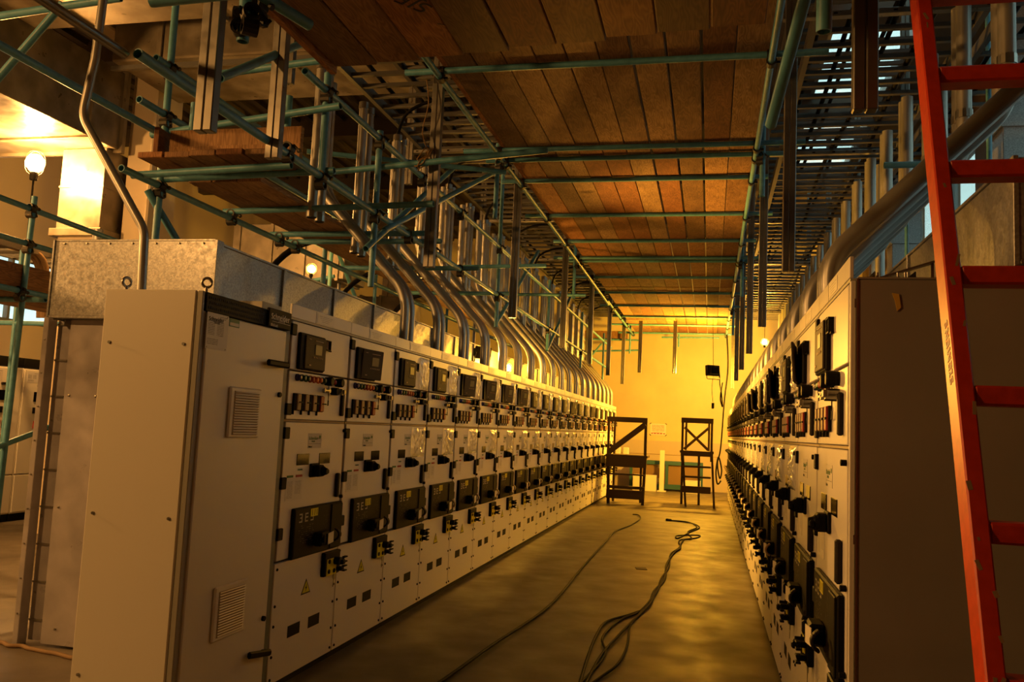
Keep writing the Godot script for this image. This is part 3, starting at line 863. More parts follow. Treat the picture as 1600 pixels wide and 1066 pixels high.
func window_at(x: float, z0: float, z1: float, y0: float, y1: float, n: int, called: String, inward: float) -> void:
	var o := Node3D.new()
	put(o, called, self)
	o.set_meta("kind", "structure")
	var w := (z1 - z0) / n
	lim("window_frame", o, M.frame, x - 0.05, x + 0.05, y0, y0 + 0.06, z0, z1)
	lim("window_frame", o, M.frame, x - 0.05, x + 0.05, y1 - 0.06, y1, z0, z1)
	for i in n + 1:
		var z := z0 + i * w
		lim("mullion", o, M.frame, x - 0.05, x + 0.05, y0 + 0.06, y1 - 0.06, z - 0.03, z + 0.03)
	for i in n:
		lim("pane", o, M.pane, x - 0.004, x + 0.004, y0 + 0.06, y1 - 0.06, z0 + i * w + 0.03, z0 + (i + 1) * w - 0.03, 0.0)

# ------------------------------------------------------------------ left row
func left_row() -> void:
	for i in NL:
		var s := "cream switchgear unit%s, %s in the left row from the tall cabinet" % [" with taped clear film" if i > 1 and i < 16 else "", ORD[i]]
		make_unit(s, Vector3(XL, 0, ZL - WL * i), PI / 2, WL, i > 1 and i < 16, i in [1, 4, 5, 6, 7, 12, 15], i, "switchgear units of the left row")
	# tall cabinet at the near end; its front faces the aisle
	var t := thing("control_cabinet", "tall cream cabinet with two louvred vents closing the near end of the left row", "cabinet")
	var F := -2.296
	lim("body", t, M.cream, -2.80, F - 0.03, 0.04, 2.085, -4.42, -3.57, 0.004)
	lim("plinth", t, M.black, -2.79, F - 0.04, 0.0, 0.05, -4.41, -3.58)
	lim("side_panel", t, M.cream, -2.823, -2.338, 0.05, 2.092, -3.572, -3.556, 0.005)
	lim("corner_post", t, M.trim, -2.333, F - 0.008, 0.05, 2.090, -3.576, -3.560, 0.003)
	lim("side_post", t, M.trim, F - 0.03, F - 0.012, 0.05, 2.0, -3.60, -3.574, 0.003)
	lim("door", t, M.cream, F - 0.028, F, 0.06, 1.992, -4.378, -3.602, 0.005)
	lim("filler_post", t, M.frame, F - 0.06, F - 0.026, 0.04, 2.09, -4.47, -4.385, 0.004)
	var band := lim("top_band", t, M.satin, F - 0.03, F - 0.004, 1.998, 2.088, -4.40, -3.585, 0.003)
	var g := G.new()
	for i in 34:
		for j in 3:
			g.box(Vector3(0.0135, -0.025 + j * 0.024, 0.38 - i * 0.017 - (j % 2) * 0.008), Vector3(0.002, 0.012, 0.008), 0.0)
	tag(obj("perforations", g, M.ink, band), "", "", "", "stuff")
	var br := lim("brand_plate", t, M.satin, F - 0.006, F + 0.012, 2.000, 2.098, -4.400, -4.150, 0.004)
	words(br, "lettering", "Schneider", 0.032, Vector3(0.0095, 0.006, 0.105), M.paper, true, false, Vector3(0, PI / 2, 0))
	words(br, "lettering", "Electric", 0.017, Vector3(0.0095, -0.012, 0.02), M.paper, false, false, Vector3(0, PI / 2, 0))
	box("plate_rule", br, M.paper, Vector3(0.0095, -0.020, -0.01), Vector3(0.001, 0.0016, 0.20), 0.0)
	words(br, "lettering", "Blokset", 0.016, Vector3(0.0095, -0.040, 0.105), M.paper, true, false, Vector3(0, PI / 2, 0))
	# vents
	for q in [[1.409, 1.660], [0.435, 0.695]]:
		var v := box("louvred_vent", t, M.cream, Vector3(F + 0.008, (q[0] + q[1]) * 0.5, -3.975), Vector3(0.018, q[1] - q[0], 0.30), 0.007)
		for i in 17:
			box("slat", v, M.cream, Vector3(0.012, -0.105 + i * 0.0128, 0.0), Vector3(0.010, 0.0062, 0.235), 0.0, Vector3(0, 0, 0.5))
		box("vent_back", v, M.tan, Vector3(0.0085, -0.003, 0.0), Vector3(0.002, 0.218, 0.238), 0.0)
	for q in [[1.805, -4.14], [0.285, -4.16]]:
		g = G.new()
		g.box(Vector3(0.030, 0, 0), Vector3(0.022, 0.034, 0.235), 0.008)
		g.box(Vector3(0.014, 0, -0.085), Vector3(0.030, 0.030, 0.05), 0.005)
		var h := obj("door_handle", g, M.satin, t)
		h.position = Vector3(F, q[0], q[1] - 0.115)
		if q[0] < 1.0: h.rotation.x = -0.16
	for y in [1.642, 0.452]:
		rod("door_lock", t, M.satin, Vector3(F, y, -4.333), Vector3(F + 0.014, y, -4.333), 0.014, 12)
	var pl := sheet("rating_plate", t, M.plate, -0.092, 0.092, -0.086, 0.086, 0.0)
	pl.position = Vector3(F + 0.001, 1.911, -3.685); pl.rotation.y = PI / 2
	words(pl, "lettering", "Schneider", 0.020, Vector3(-0.078, 0.056, 0.001), M.ink, true)
	words(pl, "lettering", "Electric", 0.011, Vector3(-0.030, 0.042, 0.001), M.ink)
	for q in [[-0.08, -0.078], [0.08, -0.078], [0.08, 0.078]]: rod("rivet", pl, M.steel, Vector3(q[0], q[1], 0), Vector3(q[0], q[1], 0.003), 0.004, 8)
	var gs := box("green_sticker", t, M.green, Vector3(F + 0.001, 1.972, -3.832), Vector3(0.002, 0.040, 0.092), 0.0)
	box("sticker_panel", gs, M.paper, Vector3(0.001, -0.008, 0.0), Vector3(0.001, 0.016, 0.082), 0.0)
	for q in [[-2.776, 1.838], [-2.381, 1.838], [-2.780, 1.04], [-2.383, 1.04], [-2.780, 0.313], [-2.383, 0.29]]:
		rod("panel_bolt", t, M.steel, Vector3(q[0], q[1], -3.556), Vector3(q[0], q[1], -3.549), 0.0075, 8)
	for q in [[-2.745, 0.25], [-2.315, 1.2]]:
		g = G.new()
		var ring := []
		for i in 17: ring.append(Vector3(0.022 * cos(TAU * i / 16.0), 0.048 + 0.022 * sin(TAU * i / 16.0), 0))
		g.tube(ring, 0.007, 8)
		g.cyl(Vector3(0, 0, 0), Vector3(0, 0.028, 0), 0.008, 8)
		var e := obj("lifting_eye", g, M.steel, t)
		e.position = Vector3(q[0], 2.085, -3.60); e.rotation.y = q[1]
		if q[1] < 1.0: e.rotation.y = PI / 2 - 0.3
		else: e.rotation.y = 0.3
	lim("roof_tray", t, M.trim, -2.50, F - 0.05, 2.086, 2.135, -4.40, -4.18, 0.002)
	# the galvanised enclosure standing behind the row
	var e := thing("bus_enclosure", "galvanised sheet-metal enclosure running along the back of the left row", "enclosure")
	lim("rear_body", e, M.galv, -4.12, -2.96, 0.06, 2.10, -22.15, -4.90, 0.0)
	lim("front_plate", e, M.galv, -4.22, -3.05, 2.115, 2.605, -4.815, -4.800, 0.002)
	lim("plate_flange", e, M.galv, -4.22, -3.05, 2.605, 2.618, -4.86, -4.80, 0.002)
	lim("plate_return", e, M.galv, -4.235, -4.22, 2.10, 2.615, -4.92, -4.79, 0.002)
	lim("corner_return", e, M.galv, -3.052, -3.032, 2.10, 2.612, -4.87, -4.796, 0.002)
	lim("skirt_lip", e, M.galv, -4.22, -3.05, 2.100, 2.115, -4.86, -4.795, 0.0)
	var z := -4.83
	var n := 0
	while z > -22.0:
		var z2 := maxf(z - 0.87, -22.1)
		lim("side_sheet", e, M.galv, -3.060, -3.050, 2.09, 2.585, z2, z - 0.004, 0.0)
		lim("sheet_rib", e, M.galv, -3.050, -3.032, 2.09, 2.59, z2 - 0.02, z2 + 0.02, 0.002)
		lim("rear_sheet", e, M.galv, -4.215, -4.205, 2.09, 2.585, z2, z - 0.004, 0.0)
		z = z2 - 0.004
		n += 1
	lim("side_flange", e, M.galv, -3.09, -3.038, 2.588, 2.600, -22.1, -4.83, 0.0)
	lim("lid_sheet", e, M.galv, -4.20, -3.08, 2.560, 2.572, -22.1, -4.84, 0.0)
	lim("end_sheet", e, M.sheet, -4.12, -3.58, 0.02, 2.10, -4.905, -4.885, 0.002)
	lim("end_sheet", e, M.sheet, -3.59, -3.0, 0.0, 2.112, -4.884, -4.868, 0.002)
	lim("edge_post", e, M.sheet, -4.30, -4.26, 0.0, 2.112, -4.93, -4.85, 0.003)
	lim("post_web", e, M.sheet, -4.262, -4.12, 0.02, 2.10, -4.955, -4.942, 0.0)
	g = G.new()
	for q in [[-4.08, 1.60], [-3.88, 1.60], [-4.08, 0.88], [-3.72, 0.88], [-4.02, 0.12], [-3.75, 0.1]]:
		g.lathe(Vector3(q[0], q[1], -4.885), Vector3.BACK, [Vector2(0.008, 0), Vector2(0.008, 0.006), Vector2(0, 0.008)], 8)
	for y in [0.1, 0.58, 0.86, 1.24, 1.9]:
		for x in [-3.55, -3.48]: g.lathe(Vector3(x, y, -4.868), Vector3.BACK, [Vector2(0.008, 0), Vector2(0.008, 0.006), Vector2(0, 0.008)], 8)
	for i in 9: g.lathe(Vector3(-4.28, 0.2 + i * 0.22, -4.85), Vector3.BACK, [Vector2(0.006, 0), Vector2(0.006, 0.005), Vector2(0, 0.006)], 8)
	for i in 7: g.lathe(Vector3(-4.15 + i * 0.17, 2.59, -4.80), Vector3.BACK, [Vector2(0.007, 0), Vector2(0.007, 0.006), Vector2(0, 0.008)], 8)
	tag(obj("bolts", g, M.steel, e), "", "", "", "stuff")
	g = G.new()
	for i in 9: g.box(Vector3(-4.21, 0.15 + i * 0.24, -4.935), Vector3(0.10, 0.012, 0.012), 0.0)
	tag(obj("clips", g, M.steel, e), "", "", "", "stuff")
	# bent conduit rising out of the tall cabinet
	g = G.new()
	g.tube(fillet([Vector3(-2.77, 2.085, -3.75), Vector3(-2.785, 2.42, -3.75), Vector3(-3.215, 3.03, -3.75), Vector3(-3.17, 3.34, -3.75), Vector3(-3.13, 4.3, -3.75)], 0.16, 6), 0.0225, 12)
	tag(obj("bent_conduit", g, M.pipe), "thin steel conduit bent like a dog-leg above the tall cream cabinet", "conduit")
	# steps of dirt and tape at the enclosure's foot
	g = G.new()
	var pth := []
	rng.seed = 77
	for i in 12: pth.append(Vector3(-4.42 + i * 0.075, 0.012, -4.84 + i * 0.012 + rng.randf_range(-0.02, 0.02)))
	g.tube(smooth(pth, 3), 0.014, 6)
	tag(obj("torn_tape", g, M.card), "crumpled brown tape lying along the foot of the galvanised end sheet", "tape")

# ------------------------------------------------------------------ right row
func right_row() -> void:
	for i in NR:
		var s := "cream switchgear unit%s, %s in the right row from the grey panel" % [" with taped clear film" if i > 1 and i < 14 else "", ORD[i]]
		make_unit(s, Vector3(XR, 0, ZR - WR * (i + 1)), -PI / 2, WR, i > 1 and i < 14, i in [1, 3, 6, 7], i, "switchgear units of the right row")
	var t := thing("end_panel", "large plain grey sheet panel closing the near end of the right row", "panel")
	lim("sheet", t, M.panel, 0.486, 2.30, 0.02, 2.083, -3.145, -3.130, 0.003)
	lim("edge_strip", t, M.steel, 0.482, 0.488, 0.02, 2.085, -3.150, -3.126, 0.0)
	lim("filler_post", t, M.cream, 0.463, 0.482, 0.03, 2.078, -3.154, -3.135, 0.003)
	lim("top_flange", t, M.panel, 0.486, 2.30, 2.083, 2.090, -3.20, -3.128, 0.0)
	var g := G.new()
	for y in [2.0, 1.2, 0.4]: g.box(Vector3(0.479, y, -3.133), Vector3(0.006, 0.03, 0.004), 0.0)
	tag(obj("panel_clips", g, M.steel, t), "", "", "", "stuff")
	g = G.new()
	g.prism(PackedVector2Array([Vector2(0, 0), Vector2(0.022, -0.004), Vector2(0.028, -0.05), Vector2(0.016, -0.062), Vector2(0.010, -0.03)]), 0.0, 0.004)
	var lf := obj("tape_scrap", g, mat(Color(0.80, 0.66, 0.25), 0.6))
	lf.position = Vector3(0.595, 2.035, -3.129)
	tag(lf, "small scrap of yellowed tape stuck near the top of the grey end panel", "tape")
	# galvanised enclosure behind the right row
	var e := thing("bus_enclosure", "galvanised sheet-metal enclosure running along the back of the right row", "enclosure")
	lim("front_plate", e, M.galv, 1.085, 2.25, 2.095, 2.605, -3.475, -3.460, 0.002)
	lim("corner_return", e, M.galv, 1.075, 1.095, 2.095, 2.612, -3.53, -3.455, 0.002)
	lim("rear_body", e, M.panel, 1.09, 2.25, 0.05, 2.09, -22.1, -3.16, 0.0)
	var z := -3.48
	while z > -22.0:
		var z2 := maxf(z - 0.87, -22.1)
		lim("side_sheet", e, M.galv, 1.085, 1.095, 2.09, 2.59, z2, z - 0.004, 0.0)
		lim("sheet_rib", e, M.galv, 1.070, 1.085, 2.09, 2.595, z2 - 0.014, z2 + 0.014, 0.002)
		z = z2 - 0.004
	lim("side_flange", e, M.galv, 1.075, 1.12, 2.592, 2.604, -22.1, -3.48, 0.0)
	lim("lid_sheet", e, M.galv, 1.10, 2.24, 2.560, 2.572, -22.1, -3.49, 0.0)
	# odd pieces lying on top of the near units
	var c := thing("roof_channel", "black open channel box with bolts on top of the right row's near end", "channel")
	lim("back", c, M.black, 0.56, 0.70, 2.092, 2.135, -3.47, -3.46)
	lim("side", c, M.trim, 0.56, 0.565, 2.092, 2.135, -3.47, -3.26)
	lim("side", c, M.black, 0.695, 0.70, 2.092, 2.135, -3.47, -3.26)
	lim("bottom", c, M.black, 0.56, 0.70, 2.090, 2.096, -3.47, -3.26)
	for x in [0.585, 0.655, 0.68]: rod("bolt", c, M.steel, Vector3(x, 2.10, -3.34), Vector3(x, 2.145, -3.34), 0.005, 8)
	g = G.new()
	g.box(Vector3(0, 0, 0), Vector3(0.22, 0.008, 0.05), 0.0, Basis(Vector3.BACK, 0.32))
	g.box(Vector3(-0.10, -0.06, 0), Vector3(0.012, 0.06, 0.012), 0.0)
	g.box(Vector3(0.10, -0.035, 0), Vector3(0.012, 0.14, 0.012), 0.0)
	var a := obj("angle_bracket", g, M.strut)
	a.position = Vector3(0.73, 2.20, -3.60)
	tag(a, "bent steel angle plate on legs behind the black channel on the right row", "bracket")
	g = G.new()
	g.box(Vector3(0, 0, 0), Vector3(0.17, 0.012, 0.06), 0.0, Basis(Vector3.BACK, 0.42))
	g.box(Vector3(0.085, -0.005, 0), Vector3(0.012, 0.10, 0.06), 0.0)
	g.lathe(Vector3(0.05, 0.028, 0.03), Vector3.BACK, [Vector2(0.012, 0), Vector2(0.012, 0.01), Vector2(0, 0.012)], 8)
	a = obj("angle_bracket", g, M.strut)
	a.position = Vector3(0.985, 2.135, -3.26)
	tag(a, "sloping bolted steel bracket on the right row beside the ladder", "bracket")

# ------------------------------------------------------------------ conduits out of the units' tops
func conduits() -> void:
	var gl := G.new()
	gl.tube(fillet([Vector3(-0.09, 2.09, 0), Vector3(-0.09, 2.56, 0), Vector3(-0.92, 3.45, 0), Vector3(-0.92, 4.42, 0)], 0.40, 9), 0.0365, 14)
	var ml := gl.mesh()
	var cl := G.new()
	cl.lathe(Vector3(-0.92, 0, 0), Vector3.UP, [Vector2(0.036, 0), Vector2(0.041, 0.002), Vector2(0.041, 0.058), Vector2(0.036, 0.06)], 14)
	var mcl := cl.mesh()
	for i in range(2, NL):
		for k in 2:
			var zc := ZL - WL * (i + 0.5) + 0.02 - k * 0.135
			var t := thing("conduit", "%s bent conduit of the pair over the left row's %s unit" % [["nearer", "farther"][k], ORD[i]], "conduit", Vector3(XL, 0, zc), 0.0, "bent conduits over the left row")
			obj("pipe", ml, M.pipe, t)
			for y in [3.66, 4.30]: obj("fitting", mcl, M.steel, t).position.y = y
		# straight riser beside it, open below
		for k in 2:
			var zr := -5.95 - WL * (i - 2) - k * 0.14
			var t := thing("riser_pipe", "%s straight open-ended steel riser behind the left row's %s unit" % [["nearer", "farther"][k], ORD[i]], "pipe", Vector3(-2.985, -0.09, zr), 0.0, "straight risers behind the left conduits")
			rod("pipe", t, M.pipe, Vector3(0, 3.04 + 0.05 * ((i * 7 + k * 3) % 3), 0), Vector3(0, 4.36, 0), 0.0365, 14, 0.032)
			var g := "rcol%d" % ((i * 7 + k * 3) % 3)
			if not cache.has(g):
				var q := G.new()
				q.lathe(Vector3(0, 3.03 + 0.05 * ((i * 7 + k * 3) % 3), 0), Vector3.UP, [Vector2(0.036, 0), Vector2(0.043, 0.004), Vector2(0.043, 0.05), Vector2(0.036, 0.054)], 14)
				q.lathe(Vector3(0, 4.30, 0), Vector3.UP, [Vector2(0.036, 0), Vector2(0.043, 0.004), Vector2(0.043, 0.06), Vector2(0.036, 0.062)], 14)
				cache[g] = q.mesh()
			obj("collar", cache[g], M.steel, t)
			if k == 0 and i % 2 == 0:
				if not cache.has("flex"):
					var q := G.new()
					q.tube(smooth([Vector3(0, 4.30, 0), Vector3(0.01, 4.42, 0.0), Vector3(0.10, 4.58, 0.02), Vector3(0.34, 4.68, 0.03), Vector3(0.6, 4.70, 0.0)], 5), 0.017, 8)
					cache["flex"] = q.mesh()
				obj("flexible_cable", cache["flex"], M.cord, t)
	var gr := G.new()
	gr.tube(fillet([Vector3(0.098, 2.09, 0), Vector3(0.098, 2.42, 0), Vector3(1.16, 3.47, 0), Vector3(1.16, 4.55, 0)], 0.26, 9), 0.048, 16)
	var mr := gr.mesh()
	var cr := G.new()
	cr.lathe(Vector3(1.16, 3.72, 0), Vector3.UP, [Vector2(0.047, 0), Vector2(0.053, 0.002), Vector2(0.053, 0.058), Vector2(0.047, 0.06)], 14)
	var mcr := cr.mesh()
	for i in range(1, NR):
		for k in 2:
			var zc := ZR - WR * (i + 0.5) + 0.03 - k * 0.118
			var t := thing("conduit", "%s bent conduit of the pair over the right row's %s unit" % [["nearer", "farther"][k], ORD[i]], "conduit", Vector3(XR, 0, zc), 0.0, "bent conduits over the right row")
			obj("pipe", mr, M.pipe, t); obj("fitting", mcr, M.steel, t)
		if i % 3 == 1:
			var t := thing("riser_pipe", "straight steel riser standing behind the conduits of the %s right unit" % ORD[i], "pipe", Vector3(1.78, 0, ZR - WR * (i + 0.5) - 0.36), 0.0, "straight risers behind the right conduits")
			rod("pipe", t, M.pipe, Vector3(0, 2.58, 0), Vector3(0, 4.6, 0), 0.05, 14)

# ------------------------------------------------------------------ scaffold and decks
func scaffold() -> void:
	var V := func(x: float, y: float, z: float) -> Vector3: return Vector3(x, y, z)
	# the long deck over the aisle
	var s := thing("scaffold", "teal tube scaffold carrying the long plank deck over the aisle", "scaffold")
	tubes("ledger", s, [[Vector3(-2.03, 4.115, -5.0), Vector3(-2.03, 4.115, -11.2)], [Vector3(-2.03, 4.115, -11.0), Vector3(-2.03, 4.07, -17.2)], [Vector3(-2.03, 4.115, -17.0), Vector3(-2.03, 4.115, -23.2)], [Vector3(0.36, 4.115, -4.1), Vector3(0.36, 4.115, -10.3)], [Vector3(0.36, 4.115, -10.1), Vector3(0.36, 4.115, -16.3)], [Vector3(0.36, 4.115, -16.2), Vector3(0.36, 4.115, -23.2)]])
	var zs := [-5.985, -7.85, -8.16, -8.89, -10.39, -11.84, -13.0, -13.25, -14.66, -16.29, -17.97, -19.65, -21.16, -22.9]
	rng.seed = 5
	for z in zs:
		var a := rng.randf_range(-2.45, -2.2); var b := rng.randf_range(0.5, 0.78)
		rod("transom", s, M.teal, V.call(a, 4.165, z), V.call(b, 4.165, z), 0.0242, 12, 0.02)
		coupler(s, V.call(-2.03, 4.165, z)); coupler(s, V.call(0.36, 4.165, z))
	tubes("standard", s, [[V.call(0.42, 3.72, -8.02), V.call(0.42, 4.75, -8.02)], [V.call(-2.09, 3.55, -8.05), V.call(-2.09, 4.3, -8.05)], [V.call(0.42, 3.6, -13.1), V.call(0.42, 4.6, -13.1)], [V.call(-2.09, 3.55, -13.1), V.call(-2.09, 4.6, -13.1)], [V.call(-2.09, 3.6, -18.1), V.call(-2.09, 4.6, -18.1)], [V.call(0.42, 3.6, -18.1), V.call(0.42, 4.6, -18.1)], [V.call(-2.09, 3.6, -22.8), V.call(-2.09, 4.6, -22.8)]])
	for z in [-8.02, -13.1, -18.1]:
		coupler(s, V.call(0.40, 4.10, z), 1.2); coupler(s, V.call(-2.06, 4.10, z), 1.2)
	# tie tubes from the deck across to the left scaffold
	tubes("tie", s, [[V.call(-3.6, 3.92, -7.0), V.call(-1.98, 3.98, -7.95)], [V.call(-2.49, 3.0, -6.2), V.call(-2.2, 4.08, -8.3)]])
	var d := thing("plank_deck", "long deck of butted scaffold planks seen from below over the aisle", "deck")
	boards(d, -1.97, 0.2285, 10, 0.005, 4.19, [[-4.0, -7.98], [-7.99, -11.9], [-11.92, -15.8], [-15.82, -19.7], [-19.72, -23.15]], 12, 0.02, [6, 7, 8])
	lim("edge_board", d, M.wood3, -2.005, -1.965, 4.19, 4.34, -11.8, -4.1)
	# nearer, lower deck
	var n := thing("plank_deck", "nearer lower deck of wide planks with faint pencil writing crossing the top of the view", "deck")
	rng.seed = 21
	for i in 9:
		var x := -2.105 + i * 0.2585
		var ze: float = lerpf(-4.37, -4.13, i / 8.0) + rng.randf_range(-0.012, 0.012)
		box("board", n, M["wood%d" % [2, 1, 3, 2, 4, 1, 3, 2, 4][i]], Vector3(x + 0.129, 3.52 + rng.randf_range(-0.003, 0.006), (ze + 0.6) * 0.5), Vector3(0.252, 0.04, snappedf(0.6 - ze, 0.01)), 0.005)
	lim("edge_batten", n, M.wood3, -2.150, -2.112, 3.475, 3.545, -4.40, 0.6, 0.004)
	words(n, "lettering", "SJE", 0.10, Vector3(-1.36, 3.4985, -3.78), M.ink, false, false, Vector3(PI / 2, 0, 2.2))
	var sc := G.new()
	rng.seed = 4
	var pp := Vector3(-1.36, 3.4985, -3.92)
	for i in 14:
		var q := pp + Vector3(rng.randf_range(-0.03, 0.055), 0, rng.randf_range(-0.05, 0.045))
		var m := (pp + q) * 0.5
		sc.box(m, Vector3(pp.distance_to(q), 0.0012, 0.007), 0.0, Basis(Vector3.UP, -atan2(q.z - pp.z, q.x - pp.x)))
		pp = q
	tag(obj("scrawl", sc, M.oldwood, n), "dark hand-drawn scrawl", "", "", "stuff")
	var ns := thing("scaffold", "few short teal tubes and swivel couplers clamped round the nearer lower deck", "scaffold")
	tubes("tube", ns, [[V.call(0.335, 3.22, -2.80), V.call(0.22, 2.82, -3.63)], [V.call(0.325, 3.5, -2.74), V.call(0.325, 2.81, -2.77)], [V.call(-2.17, 3.12, -2.84), V.call(-1.4, 3.14, -2.84)], [V.call(-1.87, 3.47, -3.02), V.call(-1.87, 3.02, -3.02)], [V.call(-1.98, 3.24, -2.55), V.call(-1.70, 3.19, -3.25)], [V.call(-2.12, 3.46, -3.1), V.call(0.3, 3.46, -3.1)], [V.call(-2.12, 3.46, -1.2), V.call(0.3, 3.46, -1.2)]])
	for q in [[-1.87, 3.12, -3.0, 0.3], [-1.84, 3.19, -3.06, 1.4], [-1.80, 3.10, -2.95, 2.3], [0.32, 3.42, -2.78, 0.4]]: coupler(ns, V.call(q[0], q[1], q[2]), q[3])
	# left scaffold with its own low platform
	var l := thing("scaffold", "teal tube scaffold with guard rails in front of the left conduits", "scaffold")
	var sx := -2.49
	tubes("standard", l, [[V.call(sx, 3.03, -5.06), V.call(sx, 3.78, -5.06)], [V.call(sx, 2.52, -6.0), V.call(sx, 3.72, -6.0)], [V.call(sx, 2.7, -9.88), V.call(sx, 4.6, -9.88)], [V.call(sx, 2.75, -13.2), V.call(sx, 3.85, -13.2)], [V.call(sx, 2.75, -16.8), V.call(sx, 3.85, -16.8)], [V.call(sx, 2.75, -20.4), V.call(sx, 3.85, -20.4)], [V.call(-3.67, 2.60, -5.06), V.call(-3.67, 4.8, -5.06)], [V.call(-3.67, 2.62, -7.65), V.call(-3.67, 3.2, -7.65)], [V.call(-2.79, 3.16, -5.12), V.call(-2.79, 3.66, -5.12)], [V.call(-3.43, 3.16, -5.02), V.call(-3.43, 3.60, -5.02)], [V.call(-3.67, 2.60, -11.2), V.call(-3.67, 3.2, -11.2)]])
	tubes("ledger", l, [[V.call(sx, 3.085, -3.199), V.call(sx, 3.085, -9.3)], [V.call(sx, 3.085, -9.25), V.call(sx, 3.085, -15.3)], [V.call(sx, 3.085, -15.2), V.call(sx, 3.085, -21.4)], [V.call(sx, 3.66, -4.74), V.call(sx, 3.66, -10.8)], [V.call(sx, 3.66, -10.7), V.call(sx, 3.66, -16.7)], [V.call(sx, 3.66, -16.6), V.call(sx, 3.66, -22.0)], [V.call(-3.67, 3.045, -4.66), V.call(-3.67, 3.045, -10.6)], [V.call(-3.67, 3.045, -10.5), V.call(-3.67, 3.045, -16.4)], [V.call(-3.67, 3.88, -4.90), V.call(-3.67, 3.88, -10.7)], [V.call(-3.67, 3.54, -4.77), V.call(-3.67, 3.54, -10.5)], [V.call(-3.70, 3.41, -2.6), V.call(-3.70, 3.41, -5.6)]])
	tubes("transom", l, [[V.call(-3.74, 3.095, -5.08), V.call(-2.42, 3.135, -5.10)], [V.call(-3.74, 3.10, -5.97), V.call(-2.0, 3.12, -5.9)], [V.call(-3.76, 3.10, -6.75), V.call(-2.3, 3.10, -6.75)], [V.call(-3.76, 3.10, -7.05), V.call(-2.3, 3.10, -7.05)], [V.call(-3.76, 3.10, -8.3), V.call(-2.3, 3.10, -8.3)], [V.call(-3.76, 3.10, -9.9), V.call(-2.3, 3.10, -9.9)], [V.call(-3.4, 3.79, -5.03), V.call(-2.42, 3.85, -5.0)], [V.call(-3.8, 3.42, -5.1), V.call(-2.36, 3.53, -5.0)], [V.call(-2.95, 3.42, -6.05), V.call(-1.2, 3.55, -6.05)], [V.call(-3.0, 3.4, -9.8), V.call(-1.9, 3.42, -9.8)], [V.call(-3.0, 3.6, -13.1), V.call(-1.9, 3.6, -13.1)], [V.call(-3.74, 3.06, -4.86), V.call(-2.6, 3.10, -4.86)]])
	tubes("brace", l, [[V.call(sx, 2.78, -5.86), V.call(sx, 4.02, -7.9)], [V.call(sx, 2.75, -9.9), V.call(sx, 4.1, -12.2)], [V.call(sx, 2.75, -13.2), V.call(sx, 4.1, -15.6)], [V.call(sx, 3.24, -3.84), V.call(sx + 0.02, 3.85, -4.73)], [V.call(-3.55, 2.56, -5.3), V.call(-3.72, 3.0, -5.0)], [V.call(-4.36, 3.92, -4.3), V.call(-3.5, 3.98, -4.3)], [V.call(-4.33, 3.50, -4.3), V.call(-3.9, 3.97, -4.3)]])
	for q in [[sx, 3.085, -5.06], [sx, 3.66, -5.06], [sx, 3.085, -6.0], [sx, 3.66, -6.0], [sx, 3.085, -9.88], [sx, 3.66, -9.88], [-3.67, 3.045, -5.06], [-3.67, 3.54, -5.06], [-3.67, 3.88, -5.06], [-3.67, 3.08, -5.97], [-3.67, 3.08, -6.75], [-3.67, 3.08, -7.05], [sx, 3.10, -6.75], [sx, 3.10, -7.4], [sx, 3.10, -8.3], [sx, 3.12, -4.60], [sx, 3.66, -7.0], [sx, 3.66, -8.2], [sx, 3.085, -13.2], [sx, 3.085, -16.8]]:
		coupler(l, V.call(q[0], q[1], q[2]), PI / 2)
	tag(rod("angle_rail", self, M.strut, V.call(-2.62, 3.13, -2.4), V.call(-2.56, 3.09, -3.21), 0.026, 4), "dark steel bar leading into the open end of the left scaffold's ledger", "bar")
	var p := thing("plank_platform", "low plank platform with toe boards on the left scaffold", "platform")
	boards(p, -3.62, 0.19, 5, 0.006, 3.132, [[-4.70, -5.22]], 33, 0.03)
	boards(p, -3.62, 0.19, 3, 0.006, 3.132, [[-5.26, -9.3], [-9.34, -13.2]], 34, 0.03)
	lim("toe_board", p, M.wood0, -3.57, -2.61, 3.172, 3.40, -5.02, -4.98, 0.004)
	box("toe_board", p, M.wood4, Vector3(-3.66, 3.29, -5.22), Vector3(0.038, 0.23, 0.62), 0.004, Vector3(0, 0.12, 0))

